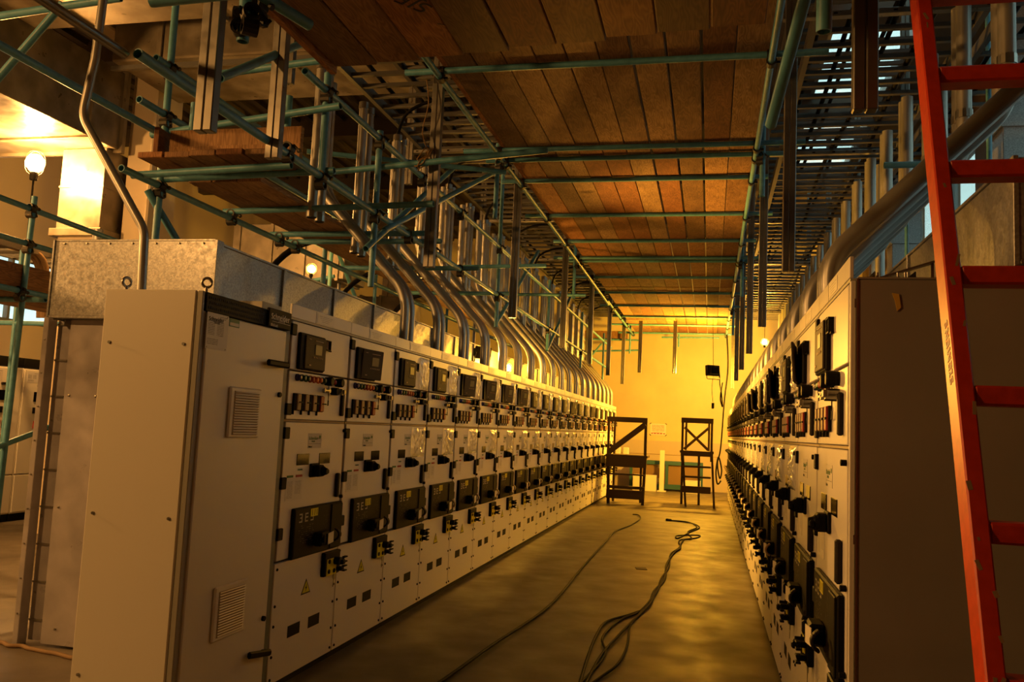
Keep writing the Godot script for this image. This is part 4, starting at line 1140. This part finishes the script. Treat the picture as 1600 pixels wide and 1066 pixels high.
# ------------------------------------------------------------------ cable ladders on strut trapezes
func trays() -> void:
	var key := "hang"
	var g := G.new()
	for s in [-1.0, 1.0]:                                   # one lipped channel each side, back to back
		g.box(Vector3(s * 0.002, 0, 0), Vector3(0.004, 1.9, 0.05), 0.0)
		for q in [-1.0, 1.0]:
			g.box(Vector3(s * 0.022, 0, q * 0.0235), Vector3(0.042, 1.9, 0.003), 0.0)
			g.box(Vector3(s * 0.0425, 0, q * 0.018), Vector3(0.003, 1.9, 0.012), 0.0)
	cache[key] = g.mesh()
	g = G.new()
	for s in [-1.0, 1.0]:
		g.box(Vector3(s * 0.02, 0, 0), Vector3(0.038, 1.9, 0.05), 0.004)
		g.box(Vector3(s * 0.02, 0, 0.0255), Vector3(0.022, 1.9, 0.003), 0.0)
	cache["hang2"] = g.mesh()
	var lz := [-3.16, -6.17, -9.04, -12.3, -15.2, -18.1, -21.2]
	var rz := [-3.19, -6.29, -9.45, -12.5, -15.5, -18.55, -21.6]
	for side in 2:
		var zs: Array = [lz, rz][side]
		for i in zs.size():
			var t := thing("strut_trapeze", "%s galvanised strut trapeze along the %s edge of the plank deck" % [ORD[i], ["left", "right"][side]], "strut hanger", Vector3(0, 0, zs[i]), 0.0, ["left strut trapezes", "right strut trapezes"][side])
			var x0: float = [-2.10, 0.515][side]
			var x1: float = [-3.38, 1.92][side]
			var y0 := 2.70
			for x in [x0, x1]:
				for c in 2:
					var hh := box("channel", t, M.strut, Vector3(x + (c - 0.5) * 0.044, (y0 + 6.9) * 0.5 + (0.0 if x == x0 else 0.75), 0), Vector3(0.041, 6.9 - y0 - (0.0 if x == x0 else 1.5), 0.052), 0.004)
					hh.set_meta("finish", "galvanised")
				lim("channel_slot", t, M.gap, x - 0.0012, x + 0.0012, y0 + (0.0 if x == x0 else 1.5), 6.9, 0.0262, 0.0270, 0.0)
			lim("cross_strut", t, M.strut, minf(x0, x1) - 0.06, maxf(x0, x1) + 0.06, 4.56, 4.602, -0.052, -0.030 + 0.04, 0.003)
			g = G.new()
			for k in 7: g.box(Vector3(lerpf(x0, x1, (k + 0.5) / 7.0), 4.5815, 0.0102), Vector3(0.028, 0.014, 0.001), 0.0)
			tag(obj("strut_slots", g, M.black, t), "", "", "", "stuff")
	# extra hangers further in
	for q in [[-2.455, 2.98, -4.37, "short strut hanger ending at the left scaffold's toe board"], [-1.62, 2.93, -20.3, "strut hanger hanging before the end wall, left of its middle"], [-0.82, 2.93, -20.2, "strut hanger hanging before the end wall, near its middle"]]:
		var t := thing("strut_hanger", q[3], "strut hanger", Vector3(q[0], 0, q[2]), 0.0, "")
		for c in 2: box("channel", t, M.strut, Vector3((c - 0.5) * 0.044, (q[1] + 6.9) * 0.5 if q[2] > -10 else (q[1] + 4.15) * 0.5, 0), Vector3(0.041, 6.9 - q[1] if q[2] > -10 else 4.15 - q[1], 0.052), 0.004)
	var defs := [
		["lower cable ladder over the deck's left edge", -3.25, -2.2, 4.605, -23.5, -4.6, 0.26],
		["upper cable ladder over the deck's left edge", -3.2, -2.4, 5.15, -23.5, -5.2, 0.26],
		["lower cable ladder above the right row", 0.70, 1.85, 4.605, -23.5, -3.2, 0.26],
		["upper cable ladder above the right row", 0.60, 1.75, 5.10, -23.5, -3.2, 0.26],
		["narrow high cable ladder beside the right windows", 2.15, 2.75, 4.85, -23.5, -3.2, 0.3]]
	for d in defs:
		var t := thing("cable_ladder", d[0], "cable tray", Vector3.ZERO)
		for x in [d[1], d[2]]:
			var z: float = d[5]
			while z > d[4] + 0.1:
				var z2 := maxf(z - 3.0, d[4])
				lim("side_rail", t, M.tray, x - 0.022, x + 0.022, d[3], d[3] + 0.10, z2 + 0.003, z, 0.0)
				z = z2
		var zz: float = d[5] - 0.1
		var k := 0
		while zz > d[4]:
			lim("rung", t, M.tray, d[1] + 0.02, d[2] - 0.02, d[3] + 0.012, d[3] + 0.046, zz - 0.02, zz + 0.02, 0.0)
			zz -= d[6] if zz > -14.0 else d[6] * 1.3
			k += 1
		# cables lying in it
		rng.seed = int(absf(d[1]) * 100)
		for c in 3:
			var g2 := G.new()
			var pth := []
			var x: float = lerpf(d[1], d[2], 0.2 + 0.28 * c)
			var z: float = d[5] - 0.2
			while z > d[4]:
				pth.append(Vector3(x + rng.randf_range(-0.05, 0.05), d[3] + 0.066, z)); z -= 1.6
			g2.tube(smooth(pth, 3), 0.02, 6)
			tag(obj("power_cable", g2, M.cord), "%s cable in the %s" % [["leftmost", "middle", "rightmost"][c], d[0]], "cable", "cables in the cable ladders")
	# yellow cable coil hanging from the left ladder
	g = G.new()
	var pts := []
	rng.seed = 8
	for i in 40:
		var a := i * 0.55
		pts.append(Vector3(0.055 * cos(a) + rng.randf_range(-0.02, 0.02), -0.62 + 0.07 * sin(a * 1.1) + rng.randf_range(-0.02, 0.02), 0.03 * sin(a * 0.7)))
	var pre := [Vector3(-0.02, 0.0, 0), Vector3(0.01, -0.2, 0.01), Vector3(-0.03, -0.42, 0)]
	g.tube(smooth(pre + pts, 3), 0.0045, 5)
	var coil := obj("cable_coil", g, mat(Color(0.45, 0.33, 0.12), 0.6))
	coil.position = Vector3(-2.14, 4.13, -6.05)
	tag(coil, "tangled yellowish cable coil tied beside the strut under the deck's corner", "cable")

# ------------------------------------------------------------------ on the aisle floor and at the end wall
func aisle() -> void:
	var lists := [
		["single dark cable trailing along the left part of the aisle floor", [[-1.56, -4.6], [-1.50, -5.2], [-1.43, -6.0], [-1.31, -7.5], [-1.335, -9.3], [-1.35, -10.2], [-1.36, -12.0], [-1.38, -13.5], [-1.236, -14.6], [-1.17, -15.8], [-1.25, -16.4], [-1.36, -16.55]], 0.011],
		["outermost of the tangled cables down the middle of the aisle floor", [[-0.71, -5.1], [-0.764, -5.98], [-0.785, -6.63], [-0.769, -7.13], [-0.617, -7.485], [-0.496, -7.9], [-0.49, -8.6], [-0.433, -9.4], [-0.449, -10.4], [-0.424, -11.45], [-0.344, -12.1], [-0.387, -13.0], [-0.166, -13.4], [-0.12, -13.8], [-0.432, -13.5], [-0.42, -13.2], [-0.27, -14.15], [-0.126, -15.0], [-0.301, -15.6], [-0.689, -15.85]], 0.010],
		["innermost of the tangled cables down the middle of the aisle floor", [[-0.69, -5.1], [-0.687, -6.0], [-0.622, -6.7], [-0.55, -7.45], [-0.51, -7.95], [-0.46, -8.65], [-0.46, -9.4], [-0.42, -10.3], [-0.45, -11.4], [-0.37, -12.1], [-0.33, -13.0], [-0.22, -13.3], [-0.30, -14.2], [-0.17, -15.0], [-0.33, -15.7], [-0.66, -15.9]], 0.010],
		["cable that bows towards the right row among the tangled aisle cables", [[-0.70, -5.2], [-0.62, -5.55], [-0.55, -5.86], [-0.54, -6.4], [-0.575, -7.07], [-0.537, -7.52], [-0.48, -8.0], [-0.47, -8.7], [-0.42, -9.5], [-0.46, -10.5], [-0.41, -11.5], [-0.35, -12.2]], 0.009],
		["cable that loops left before joining the tangled aisle cables", [[-0.74, -5.2], [-0.66, -6.05], [-0.73, -6.5], [-0.72, -6.9], [-0.66, -7.3], [-0.56, -7.6], [-0.50, -8.05], [-0.475, -8.75]], 0.009]]
	for q in lists:
		var g := G.new()
		var pts := []
		var k := 0
		for p in q[1]:
			pts.append(Vector3(p[0], q[2] + 0.002 + (0.008 if k % 4 == 2 else 0.0), p[1])); k += 1
		g.tube(smooth(pts, 6), q[2], 8)
		tag(obj("floor_cable", g, M.cord), q[0], "cable", "cables on the aisle floor")
	var g := G.new()
	g.box(Vector3(0, 0.02, 0), Vector3(0.05, 0.035, 0.09), 0.008)
	g.box(Vector3(0.05, 0.02, 0.02), Vector3(0.06, 0.03, 0.045), 0.008)
	var plug := obj("cable_plug", g, M.satin)
	plug.position = Vector3(-0.70, 0.0, -15.9)
	tag(plug, "black cable connector at the far end of the tangled aisle cables", "plug")
	var sq := box("floor_scrap", self, M.cordgrey, Vector3(-0.72, 0.003, -10.1), Vector3(0.12, 0.006, 0.14), 0.0, Vector3(0, 0.2, 0))
	tag(sq, "small flat scrap lying on the floor between the cables", "scrap")
	# stepped timber platforms
	step_platform(-2.16, -1.30, -18.95, false, "timber step platform with a single slanting rail brace near the end wall", 1.86, 1.03)
	step_platform(-0.60, 0.08, -19.4, true, "timber step platform with crossed rail braces beside the right row", 1.91, 1.18)
	# things stacked against the end wall
	var t := thing("cable_reel_crate", "low blue-framed crate with brown panels against the end wall", "crate")
	lim("top_rail", t, M.blue, -2.12, -0.15, 0.70, 0.80, -24.6, -24.2)
	lim("bottom_rail", t, M.blue, -2.12, -0.15, 0.05, 0.18, -24.6, -24.2)
	for x in [-2.12, -1.15, -0.23]: lim("post", t, M.blue, x, x + 0.08, 0.18, 0.70, -24.6, -24.2)
	lim("brown_panel", t, M.card, -2.04, -1.15, 0.18, 0.70, -24.55, -24.25)
	lim("brown_panel", t, M.card, -1.07, -0.23, 0.18, 0.70, -24.55, -24.25)
	for x in [-2.0, -0.35]: lim("foot", t, M.blue, x - 0.05, x + 0.05, 0.0, 0.05, -24.6, -24.2)
	tag(lim("carton", self, M.white, -1.98, -1.36, 0.0, 0.42, -24.1, -23.7), "pale carton standing before the blue-framed crate", "carton")
	tag(lim("carton", self, M.white, -0.66, -0.20, 0.0, 0.33, -24.1, -23.75), "pale low carton behind the crossed-brace platform", "carton")
	var po := thing("pale_post", "pale upright post with bolted clips standing before the blue crate", "post")
	lim("shaft", po, M.white, -1.28, -1.16, 0.03, 1.10, -23.85, -23.73)
	lim("foot_plate", po, M.white, -1.33, -1.10, 0.0, 0.03, -23.9, -23.68)
	for y in [0.25, 0.62]: lim("clip", po, M.steel, -1.33, -1.28, y, y + 0.1, -23.82, -23.76)
	for q in [[-2.9, 0.30, "pale boxed fitting on the floor at the far end of the left row"], [-3.3, 0.2, "second pale boxed fitting behind the left row's far end"]]:
		tag(lim("boxed_fitting", self, M.white, q[0], q[0] + 0.26, 0.0, 0.9, -23.9, -23.6), q[2], "box")
	tag(lim("worktop_board", self, M.white, -3.4, -1.98, 0.905, 0.935, -24.1, -23.55), "pale board laid on the boxed fittings by the end wall", "board")
	for i in 2: tag(lim("paint_tin", self, M.white, -2.5 + i * 0.22, -2.34 + i * 0.22, 0.937, 1.13, -23.9, -23.75, 0.02), ["pale tin on the board by the end wall, the one nearer the left row", "pale tin on the board by the end wall, the one farther from the left row"][i], "tin", "tins on the board")
	# notice on the end wall
	var sg := sheet("wall_notice", self, M.sign, -1.64, -1.20, 1.50, 1.82, -24.992)
	tag(sg, "small printed notice taped to the yellow-lit end wall", "notice")
	for q in [[-0.22, 0.16, 0.7], [0.22, 0.16, -0.7], [-0.22, -0.16, -0.7], [0.22, -0.16, 0.7]]:
		box("tape_strip", sg, M.satin, Vector3(q[0], q[1], 0.002), Vector3(0.06, 0.018, 0.001), 0.0, Vector3(0, 0, q[2]))
	for i in 5: box("red_mark", sg, M.redblock, Vector3(-0.17 + i * 0.085, -0.115, 0.001), Vector3(0.05, 0.026, 0.001), 0.0)
	var wg := G.new()
	wg.tube([Vector3(-6.0, 0.96, -24.99), Vector3(0.3, 0.96, -24.99)], 0.006, 5)
	tag(obj("wall_line", wg, M.tan), "thin horizontal line of conduit low on the end wall", "conduit")
	# cable hanging at the far end of the right row
	g = G.new()
	g.tube(smooth([Vector3(0.36, 4.0, -21.5), Vector3(0.40, 3.2, -21.5), Vector3(0.33, 2.4, -21.45), Vector3(0.30, 1.8, -21.4), Vector3(0.26, 1.2, -21.4), Vector3(0.20, 0.9, -21.35), Vector3(0.26, 0.55, -21.3), Vector3(0.30, 0.75, -21.35), Vector3(0.22, 1.05, -21.35), Vector3(0.17, 0.7, -21.3), Vector3(0.21, 0.42, -21.3), Vector3(0.29, 0.5, -21.3)], 6), 0.018, 7)
	tag(obj("hanging_cable", g, M.cord), "black cable dropped and looped at the far end of the right row", "cable")
	g = G.new()
	g.tube(smooth([Vector3(0.02, 4.19, -20.1), Vector3(0.04, 3.5, -20.1), Vector3(0.05, 3.08, -20.05)], 5), 0.006, 5)
	g.tube(smooth([Vector3(0.10, 2.95, -20.05), Vector3(0.18, 2.92, -20.05), Vector3(0.20, 2.7, -20.05), Vector3(0.24, 2.5, -20.0), Vector3(0.27, 2.2, -20.0), Vector3(0.22, 2.4, -20.0), Vector3(0.26, 2.75, -20.0)], 6), 0.016, 6)
	g.tube(smooth([Vector3(0.05, 2.9, -20.05), Vector3(0.03, 2.6, -20.05), Vector3(0.06, 2.3, -20.05)], 6), 0.006, 5)
	g.box(Vector3(0.06, 2.22, -20.05), Vector3(0.06, 0.14, 0.05), 0.012)
	tag(obj("lamp_flex", g, M.cord), "black flex bundle hanging from the work light before the end wall", "cable")
	# far-end scaffold tubes under the deck's end
	var s := thing("scaffold", "thin tubes and a plank crossing before the top of the end wall at left", "scaffold")
	tubes("tube", s, [[Vector3(-3.9, 4.0, -23.2), Vector3(-1.9, 4.0, -23.2)], [Vector3(-4.2, 3.65, -23.4), Vector3(-1.9, 3.75, -23.4)], [Vector3(-3.6, 3.0, -23.3), Vector3(-2.9, 3.9, -23.3)], [Vector3(-1.3, 4.1, -23.3), Vector3(0.2, 4.12, -23.3)], [Vector3(-0.85, 3.85, -23.3), Vector3(-0.85, 4.3, -23.3)]])
	lim("board", s, M.wood1, -3.4, -2.2, 4.03, 4.24, -23.3, -23.25)

func step_platform(x0: float, x1: float, z: float, crossed: bool, label: String, top: float, deck: float) -> void:
	var t := thing("step_platform", label, "work platform")
	var w := x1 - x0
	var zb := z - 0.62
	var zr := z + 0.0
	var beam := func(called: String, a: Vector3, b: Vector3, s: Vector2) -> void:
		var L := a.distance_to(b)
		var o := obj(called, bmesh(Vector3(s.x, s.y, L), 0.004), M.oldwood, t)
		o.position = (a + b) * 0.5
		var d := (b - a).normalized()
		o.basis = Basis.looking_at(-d, Vector3.UP if absf(d.y) < 0.9 else Vector3.BACK)
	var splay := 0.07 if crossed else 0.0
	for s in [0, 1]:
		var x: float = [x0 + 0.03, x1 - 0.03][s]
		var dx: float = [-splay * -1.0, splay][s] if crossed else 0.0
		if crossed:
			beam.call("front_leg", Vector3(x + [0.10, 0.08][s], 0.0, z + 0.12), Vector3(x + 0.01, deck, z), Vector2(0.045, 0.085))
			beam.call("back_leg", Vector3([x0 + 0.0, x1 - 0.30][s] + 0.02, 0.0, zb), Vector3([x0 + 0.02, x1 - 0.30][s], deck, zb), Vector2(0.05, 0.17))
		else:
			beam.call("front_leg", Vector3(x + [0.04, -0.03][s], 0.0, z + 0.05), Vector3(x, deck, z), Vector2(0.06, 0.085))
			beam.call("back_leg", Vector3([x0 + 0.1, x1 - 0.16][s], 0.0, zb), Vector3([x0 + 0.1, x1 - 0.16][s], deck, zb), Vector2(0.05, 0.07))
		beam.call("post", Vector3(x, deck - 0.2, z + 0.05), Vector3(x, top, z + 0.05), Vector2(0.05, 0.07))
		beam.call("post", Vector3(x - [-0.06, 0.06][s], deck, zb), Vector3(x - [-0.06, 0.06][s], top - 0.02, zb), Vector2(0.045, 0.06))
		beam.call("side_rail", Vector3(x, top - 0.05, z + 0.05), Vector3(x - [-0.06, 0.06][s], top - 0.05, zb), Vector2(0.04, 0.09))
	lim("platform_top", t, M.oldwood, x0 - 0.02, x1 + 0.02, deck - 0.03, deck + 0.02, zb - 0.03, z + 0.1)
	lim("apron", t, M.oldwood, x0, x1, deck - (0.24 if not crossed else 0.09), deck - 0.03, z + 0.06, z + 0.10)
	lim("top_rail", t, M.oldwood, x0, x1, top - 0.11, top, z + 0.09, z + 0.13)
	lim("top_rail", t, M.oldwood, x0 + 0.06, x1 - 0.06, top - 0.10, top - 0.02, zb - 0.06, zb - 0.03)
	if crossed:
		beam.call("brace", Vector3(x0 + 0.05, top - 0.2, zb), Vector3(x1 - 0.1, deck + 0.04, zb + 0.02), Vector2(0.03, 0.06))
		beam.call("brace", Vector3(x1 - 0.1, top - 0.2, zb + 0.05), Vector3(x0 + 0.05, deck + 0.04, zb + 0.07), Vector2(0.03, 0.06))
	else:
		beam.call("brace", Vector3(x0 + 0.04, deck + 0.06, z + 0.11), Vector3(x1 - 0.04, top - 0.14, z + 0.11), Vector2(0.03, 0.12))
	var steps: Array = [[0.30, 0.14], [0.62, 0.04], [0.84, 0.04]] if crossed else [[0.12, 0.18], [0.33, 0.06], [0.62, 0.03]]
	for q in steps:
		lim("tread", t, M.oldwood, x0 + 0.03, x1 - 0.03, q[0], q[0] + q[1], z + 0.03, z + 0.16 - q[0] * 0.05)

# ------------------------------------------------------------------ left hall behind the enclosure
func left_hall() -> void:
	# big silver duct and its drop
	var t := thing("air_duct", "large silver-clad air duct running high along the left hall", "duct")
	lim("casing", t, M.foil, -9.6, -7.25, 4.74, 5.72, -9.15, -0.5, 0.01)
	for i in 6:
		var z := -8.6 + i * 1.5
		lim("flange", t, M.foil, -9.63, -7.22, 4.71, 5.75, z - 0.03, z + 0.03, 0.004)
	lim("end_flange", t, M.foil, -9.64, -7.20, 4.70, 5.76, -9.18, -9.12, 0.004)
	var d := thing("air_duct", "silver-clad duct dropping vertically under the lit corner of the big duct", "duct")
	lim("casing", d, M.foil, -7.96, -7.33, 3.72, 4.735, -9.75, -9.02, 0.008)
	lim("collar", d, M.foil, -8.02, -7.28, 3.62, 3.72, -9.80, -8.97, 0.008)
	lim("lower_casing", d, M.paint, -7.94, -7.35, 0.0, 3.62, -9.73, -9.04, 0.006)
	lim("seam", d, M.foil, -7.965, -7.325, 4.24, 4.262, -9.755, -9.012, 0.0)
	# wide ducts crossing above the conduits
	for q in [[-5.9, 5.35, "wide insulated duct crossing above the left conduits, the nearer one"], [-8.3, 5.5, "wide insulated duct crossing above the left conduits, the farther one"]]:
		var c := thing("air_duct", q[2], "duct")
		lim("casing", c, M.foil, -6.8, -2.6, q[1], q[1] + 0.8, q[0] - 1.3, q[0], 0.02)
		for k in 3: lim("flange", c, M.foil, -6.2 + k * 1.5, -6.14 + k * 1.5, q[1] - 0.03, q[1] + 0.83, q[0] - 1.33, q[0] + 0.03, 0.004)
		lim("duct_hanger", c, M.tray, -6.8, -2.4, q[1] - 0.10, q[1] - 0.05, q[0] - 0.05, q[0], 0.0)
	for q in [[-6.35, -4.7, 3.35, 4.1, -10.4, "silver-clad low duct seen under the left platform, nearest the column"], [-5.9, -4.7, 2.9, 3.5, -12.8, "silver-clad low duct farther back under the left platform"], [-6.2, -4.2, 3.9, 4.5, -15.5, "silver-clad duct farthest back under the left platform"]]:
		var lo := thing("air_duct", q[5], "duct")
		lim("casing", lo, M.foil, q[0], q[1], q[2], q[3], q[4] - 0.7, q[4], 0.01)
		for k in 4:
			var x := lerpf(q[0] + 0.1, q[1] - 0.1, k / 3.0)
			lim("flange", lo, M.foil, x - 0.02, x + 0.02, q[2] - 0.02, q[3] + 0.02, q[4] - 0.72, q[4] + 0.02, 0.0)
		for k in 2: rod("duct_leg", lo, M.strut, Vector3(q[0] + 0.2 + k * (q[1] - q[0] - 0.4), 0, q[4] - 0.3), Vector3(q[0] + 0.2 + k * (q[1] - q[0] - 0.4), q[2], q[4] - 0.3), 0.03, 8)
	var pf := thing("scaffold", "yellow-lit tube frame standing behind the galvanised enclosure near the small bulb", "scaffold")
	tubes("standard", pf, [[Vector3(-4.52, 0, -9.6), Vector3(-4.52, 4.2, -9.6)], [Vector3(-4.50, 0, -11.0), Vector3(-4.50, 4.0, -11.0)], [Vector3(-4.46, 0, -12.4), Vector3(-4.46, 4.0, -12.4)], [Vector3(-4.46, 0, -14.2), Vector3(-4.46, 4.0, -14.2)]])
	tubes("rail", pf, [[Vector3(-4.50, 3.55, -9.0), Vector3(-4.45, 3.55, -15.0)], [Vector3(-4.50, 2.95, -9.2), Vector3(-4.45, 2.95, -15.0)]])
	tubes("brace", pf, [[Vector3(-4.50, 3.6, -9.7), Vector3(-4.48, 2.5, -11.1)], [Vector3(-4.48, 2.5, -11.0), Vector3(-4.46, 3.7, -12.5)], [Vector3(-5.6, 3.1, -9.9), Vector3(-4.6, 3.3, -9.9)]])
	for k in 3:
		var arc := []
		for i in 10: arc.append(Vector3(-3.55 - 0.55 * cos(i * 0.16), 2.60 + 0.62 * sin(i * 0.16), -7.2 - k * 1.6 - i * 0.03))
		var gg := G.new(); gg.tube(arc, 0.03, 8)
		tag(obj("bent_hose", gg, M.cord), "%s dark hose arching over the galvanised enclosure behind the conduits" % ["nearest", "middle", "farthest"][k], "hose", "hoses over the enclosure")
	# control cabinets against the left side
	for i in 6:
		var z := -8.55 - i * 0.62
		var c := thing("control_cabinet", "cream control cabinet with black top band in the left hall, %s of its row" % ORD[i], "cabinet", Vector3(-8.9, 0, z), 0.0, "control cabinets in the left hall")
		lim("body", c, M.cream, -0.7, -0.02, 0.1, 2.02, -0.60, 0.0, 0.004)
		lim("plinth", c, M.black, -0.68, -0.03, 0.0, 0.1, -0.60, 0.0)
		lim("top_band", c, M.satin, -0.7, -0.015, 2.02, 2.15, -0.60, 0.0)
		lim("door", c, M.cream, -0.02, 0.0, 0.62, 2.0, -0.59, -0.01, 0.004)
		lim("door", c, M.cream, -0.02, 0.0, 0.12, 0.60, -0.59, -0.01, 0.004)
		sheet("rating_plate", c, M.plate, -0.1, 0.1, -0.07, 0.07, 0.0).transform = Transform3D(Basis(Vector3.UP, PI / 2), Vector3(0.001, 1.90, -0.16))
		lim("handle", c, M.satin, 0.0, 0.03, 1.78, 1.81, -0.45, -0.25)
		lim("meter", c, M.glass, 0.0, 0.012, 1.58, 1.71, -0.36, -0.20)
		lim("switch", c, M.satin, 0.0, 0.02, 1.42, 1.50, -0.30, -0.20)
		rod("knob", c, M.satin, Vector3(0, 1.46, -0.40), Vector3(0.05, 1.46, -0.40), 0.02, 10)
		for k in 3: lim("indicator", c, [M.satin, M.dark, M.red][k], 0.0, 0.014, 1.22, 1.32, -0.46 + k * 0.085, -0.405 + k * 0.085)
		for k in 4: rod("button", c, M.tan, Vector3(0, 1.13, -0.44 + k * 0.06), Vector3(0.015, 1.13, -0.44 + k * 0.06), 0.012, 8)
	# far guard-rail scaffold at the left edge
	var s := thing("scaffold", "teal guard-rail scaffold with a plank guard at the left edge of the hall", "scaffold")
	tubes("rail", s, [[Vector3(-5.5, 3.165, -5.0), Vector3(-5.5, 3.10, -7.2)], [Vector3(-5.5, 2.855, -5.0), Vector3(-5.5, 2.843, -6.3)], [Vector3(-5.5, 2.45, -5.0), Vector3(-5.5, 2.45, -6.9)]])
	tubes("standard", s, [[Vector3(-5.5, 0.0, -5.9), Vector3(-5.5, 3.25, -5.97)], [Vector3(-6.9, 0.0, -7.4), Vector3(-6.9, 3.1, -7.4)]])
	tubes("brace", s, [[Vector3(-5.5, 0.9, -4.9), Vector3(-5.5, 1.35, -6.4)], [Vector3(-5.5, 2.42, -6.2), Vector3(-7.4, 2.42, -6.2)], [Vector3(-7.6, 2.75, -8.0), Vector3(-6.6, 2.75, -7.6)], [Vector3(-7.6, 2.35, -7.4), Vector3(-6.2, 2.35, -7.4)]])
	lim("guard_board", s, M.wood3, -5.56, -5.52, 2.46, 2.67, -7.4, -4.2)
	for i in 3: lim("guard_board", s, M["wood%d" % i], -6.4 + i * 0.26, -6.15 + i * 0.26, 2.44, 2.48, -7.4, -4.2)
	for q in [[-5.5, 3.15, -5.95], [-5.5, 2.85, -5.95], [-5.5, 2.45, -5.92]]: coupler(s, Vector3(q[0], q[1], q[2]), PI / 2)
	# cable ladder with bundles near the lamp
	var g: G
	var cl := thing("cable_ladder", "cable ladder sagging with bundled cables behind the guard rails at left", "cable tray")
	for x in [-8.6, -8.0]: lim("side_rail", cl, M.tray, x - 0.02, x + 0.02, 3.35, 3.45, -11.0, -5.0)
	for i in 20: lim("rung", cl, M.tray, -8.58, -8.02, 3.36, 3.39, -10.9 + i * 0.3, -10.86 + i * 0.3, 0.0)
	for k in 3:
		g = G.new()
		g.tube(smooth([Vector3(-8.5 + k * 0.12, 3.44, -5.2), Vector3(-8.45 + k * 0.1, 3.43, -7.5), Vector3(-8.3 + k * 0.08, 3.43, -8.4), Vector3(-8.1 + k * 0.06, 3.30, -8.9), Vector3(-8.05 + k * 0.05, 2.6, -9.0)], 6), 0.035, 8)
		tag(obj("cable_bundle", g, M.card), "%s brown cable bundle curving down off the left cable ladder" % ["outer", "middle", "inner"][k], "cable", "cable bundles at left")
	tag(rod("floor_pipe", self, M.galv, Vector3(-7.0, 0.0, -8.6), Vector3(-7.0, 3.6, -8.6), 0.06, 14), "pale vertical pipe beside the lit duct drop at left", "pipe")

# ------------------------------------------------------------------ above and behind the right row
func right_top() -> void:
	# ladder leaning close to the camera, mostly out of the frame at right
	var t := thing("step_ladder", "orange fibreglass step ladder standing close by at the right edge", "ladder")
	var dir := Vector3(0.010, 1.916, -0.685).normalized()
	var base := Vector3(0.585, 0.0, -1.786)
	var L := 3.3
	for s in 2:
		var o := obj("stile", bmesh(Vector3(0.042, L, 0.085), 0.004), M.orange, t)
		var at := base + Vector3(0.021 + s * 0.56, 0, 0)
		o.basis = Basis(Vector3.RIGHT, dir.cross(Vector3.RIGHT).normalized() * -1.0, Vector3.BACK)
		var up := dir
		var zx := Vector3.RIGHT.cross(up).normalized()
		o.basis = Basis(Vector3.RIGHT, up, zx)
		o.position = at + up * L * 0.5
		if s == 0:
			words(o, "lettering", "SIEMENS", 0.032, Vector3(-0.0215, 0.13, 0.010), M.paper, true).basis = up_rot()
			rng.seed = 3
			for k in 16:
				box("paint_scuff", o, M.tan, Vector3(rng.randf_range(-0.015, 0.018), rng.randf_range(-1.0, 1.4), 0.0427), Vector3(rng.randf_range(0.004, 0.012), rng.randf_range(0.006, 0.04), 0.0008), 0.0, Vector3(0, 0, rng.randf_range(-0.4, 0.4)))
	for k in 9:
		var y := 0.36 + k * 0.323
		var p := base + dir * (y / dir.y)
		box("rung", t, M.orange, p + Vector3(0.301, 0, 0.0), Vector3(0.518, 0.050, 0.075), 0.006)
	for s in 2: box("foot", t, M.black, base + Vector3(0.021 + s * 0.56, 0.03, 0.01), Vector3(0.055, 0.06, 0.11), 0.01)
	# square ducts and columns that break the window light
	for q in [[2.9, -4.3, 0.55, "galvanised square duct standing nearest the ladder before the right windows"], [3.2, -10.6, 0.5, "galvanised square duct standing halfway along the right windows"], [3.2, -16.8, 0.5, "galvanised square duct standing far along the right windows"]]:
		var d := thing("air_duct", q[3], "duct")
		lim("casing", d, M.galv, q[0], q[0] + q[2], 0.0, 6.7, q[1] - q[2], q[1], 0.006)
		for y in [2.6, 3.9, 5.2]: lim("flange", d, M.galv, q[0] - 0.03, q[0] + q[2] + 0.03, y, y + 0.05, q[1] - q[2] - 0.03, q[1] + 0.03, 0.003)
	var s := thing("scaffold", "teal tubes of the scaffold behind the right conduits", "scaffold")
	tubes("tube", s, [[Vector3(2.42, 1.0, -5.2), Vector3(2.42, 6.2, -5.2)], [Vector3(2.42, 1.0, -8.4), Vector3(2.42, 6.2, -8.4)], [Vector3(2.42, 1.0, -11.8), Vector3(2.42, 6.2, -11.8)], [Vector3(1.2, 3.55, -6.6), Vector3(2.8, 3.55, -6.6)], [Vector3(2.42, 3.4, -3.5), Vector3(2.42, 3.4, -9.5)], [Vector3(2.42, 5.0, -4.2), Vector3(2.45, 3.4, -7.6)], [Vector3(2.42, 3.1, -9.0), Vector3(2.42, 3.1, -15.0)]])
	for q in [[2.42, 3.4, -5.2], [2.42, 3.55, -6.6], [2.42, 3.4, -8.4]]: coupler(s, Vector3(q[0], q[1], q[2]))

func up_rot() -> Basis:
	# text on the stile's left face: reads upwards, facing -x
	return Basis(Vector3(0, 1, 0), Vector3(0, 0, -1), Vector3(-1, 0, 0))
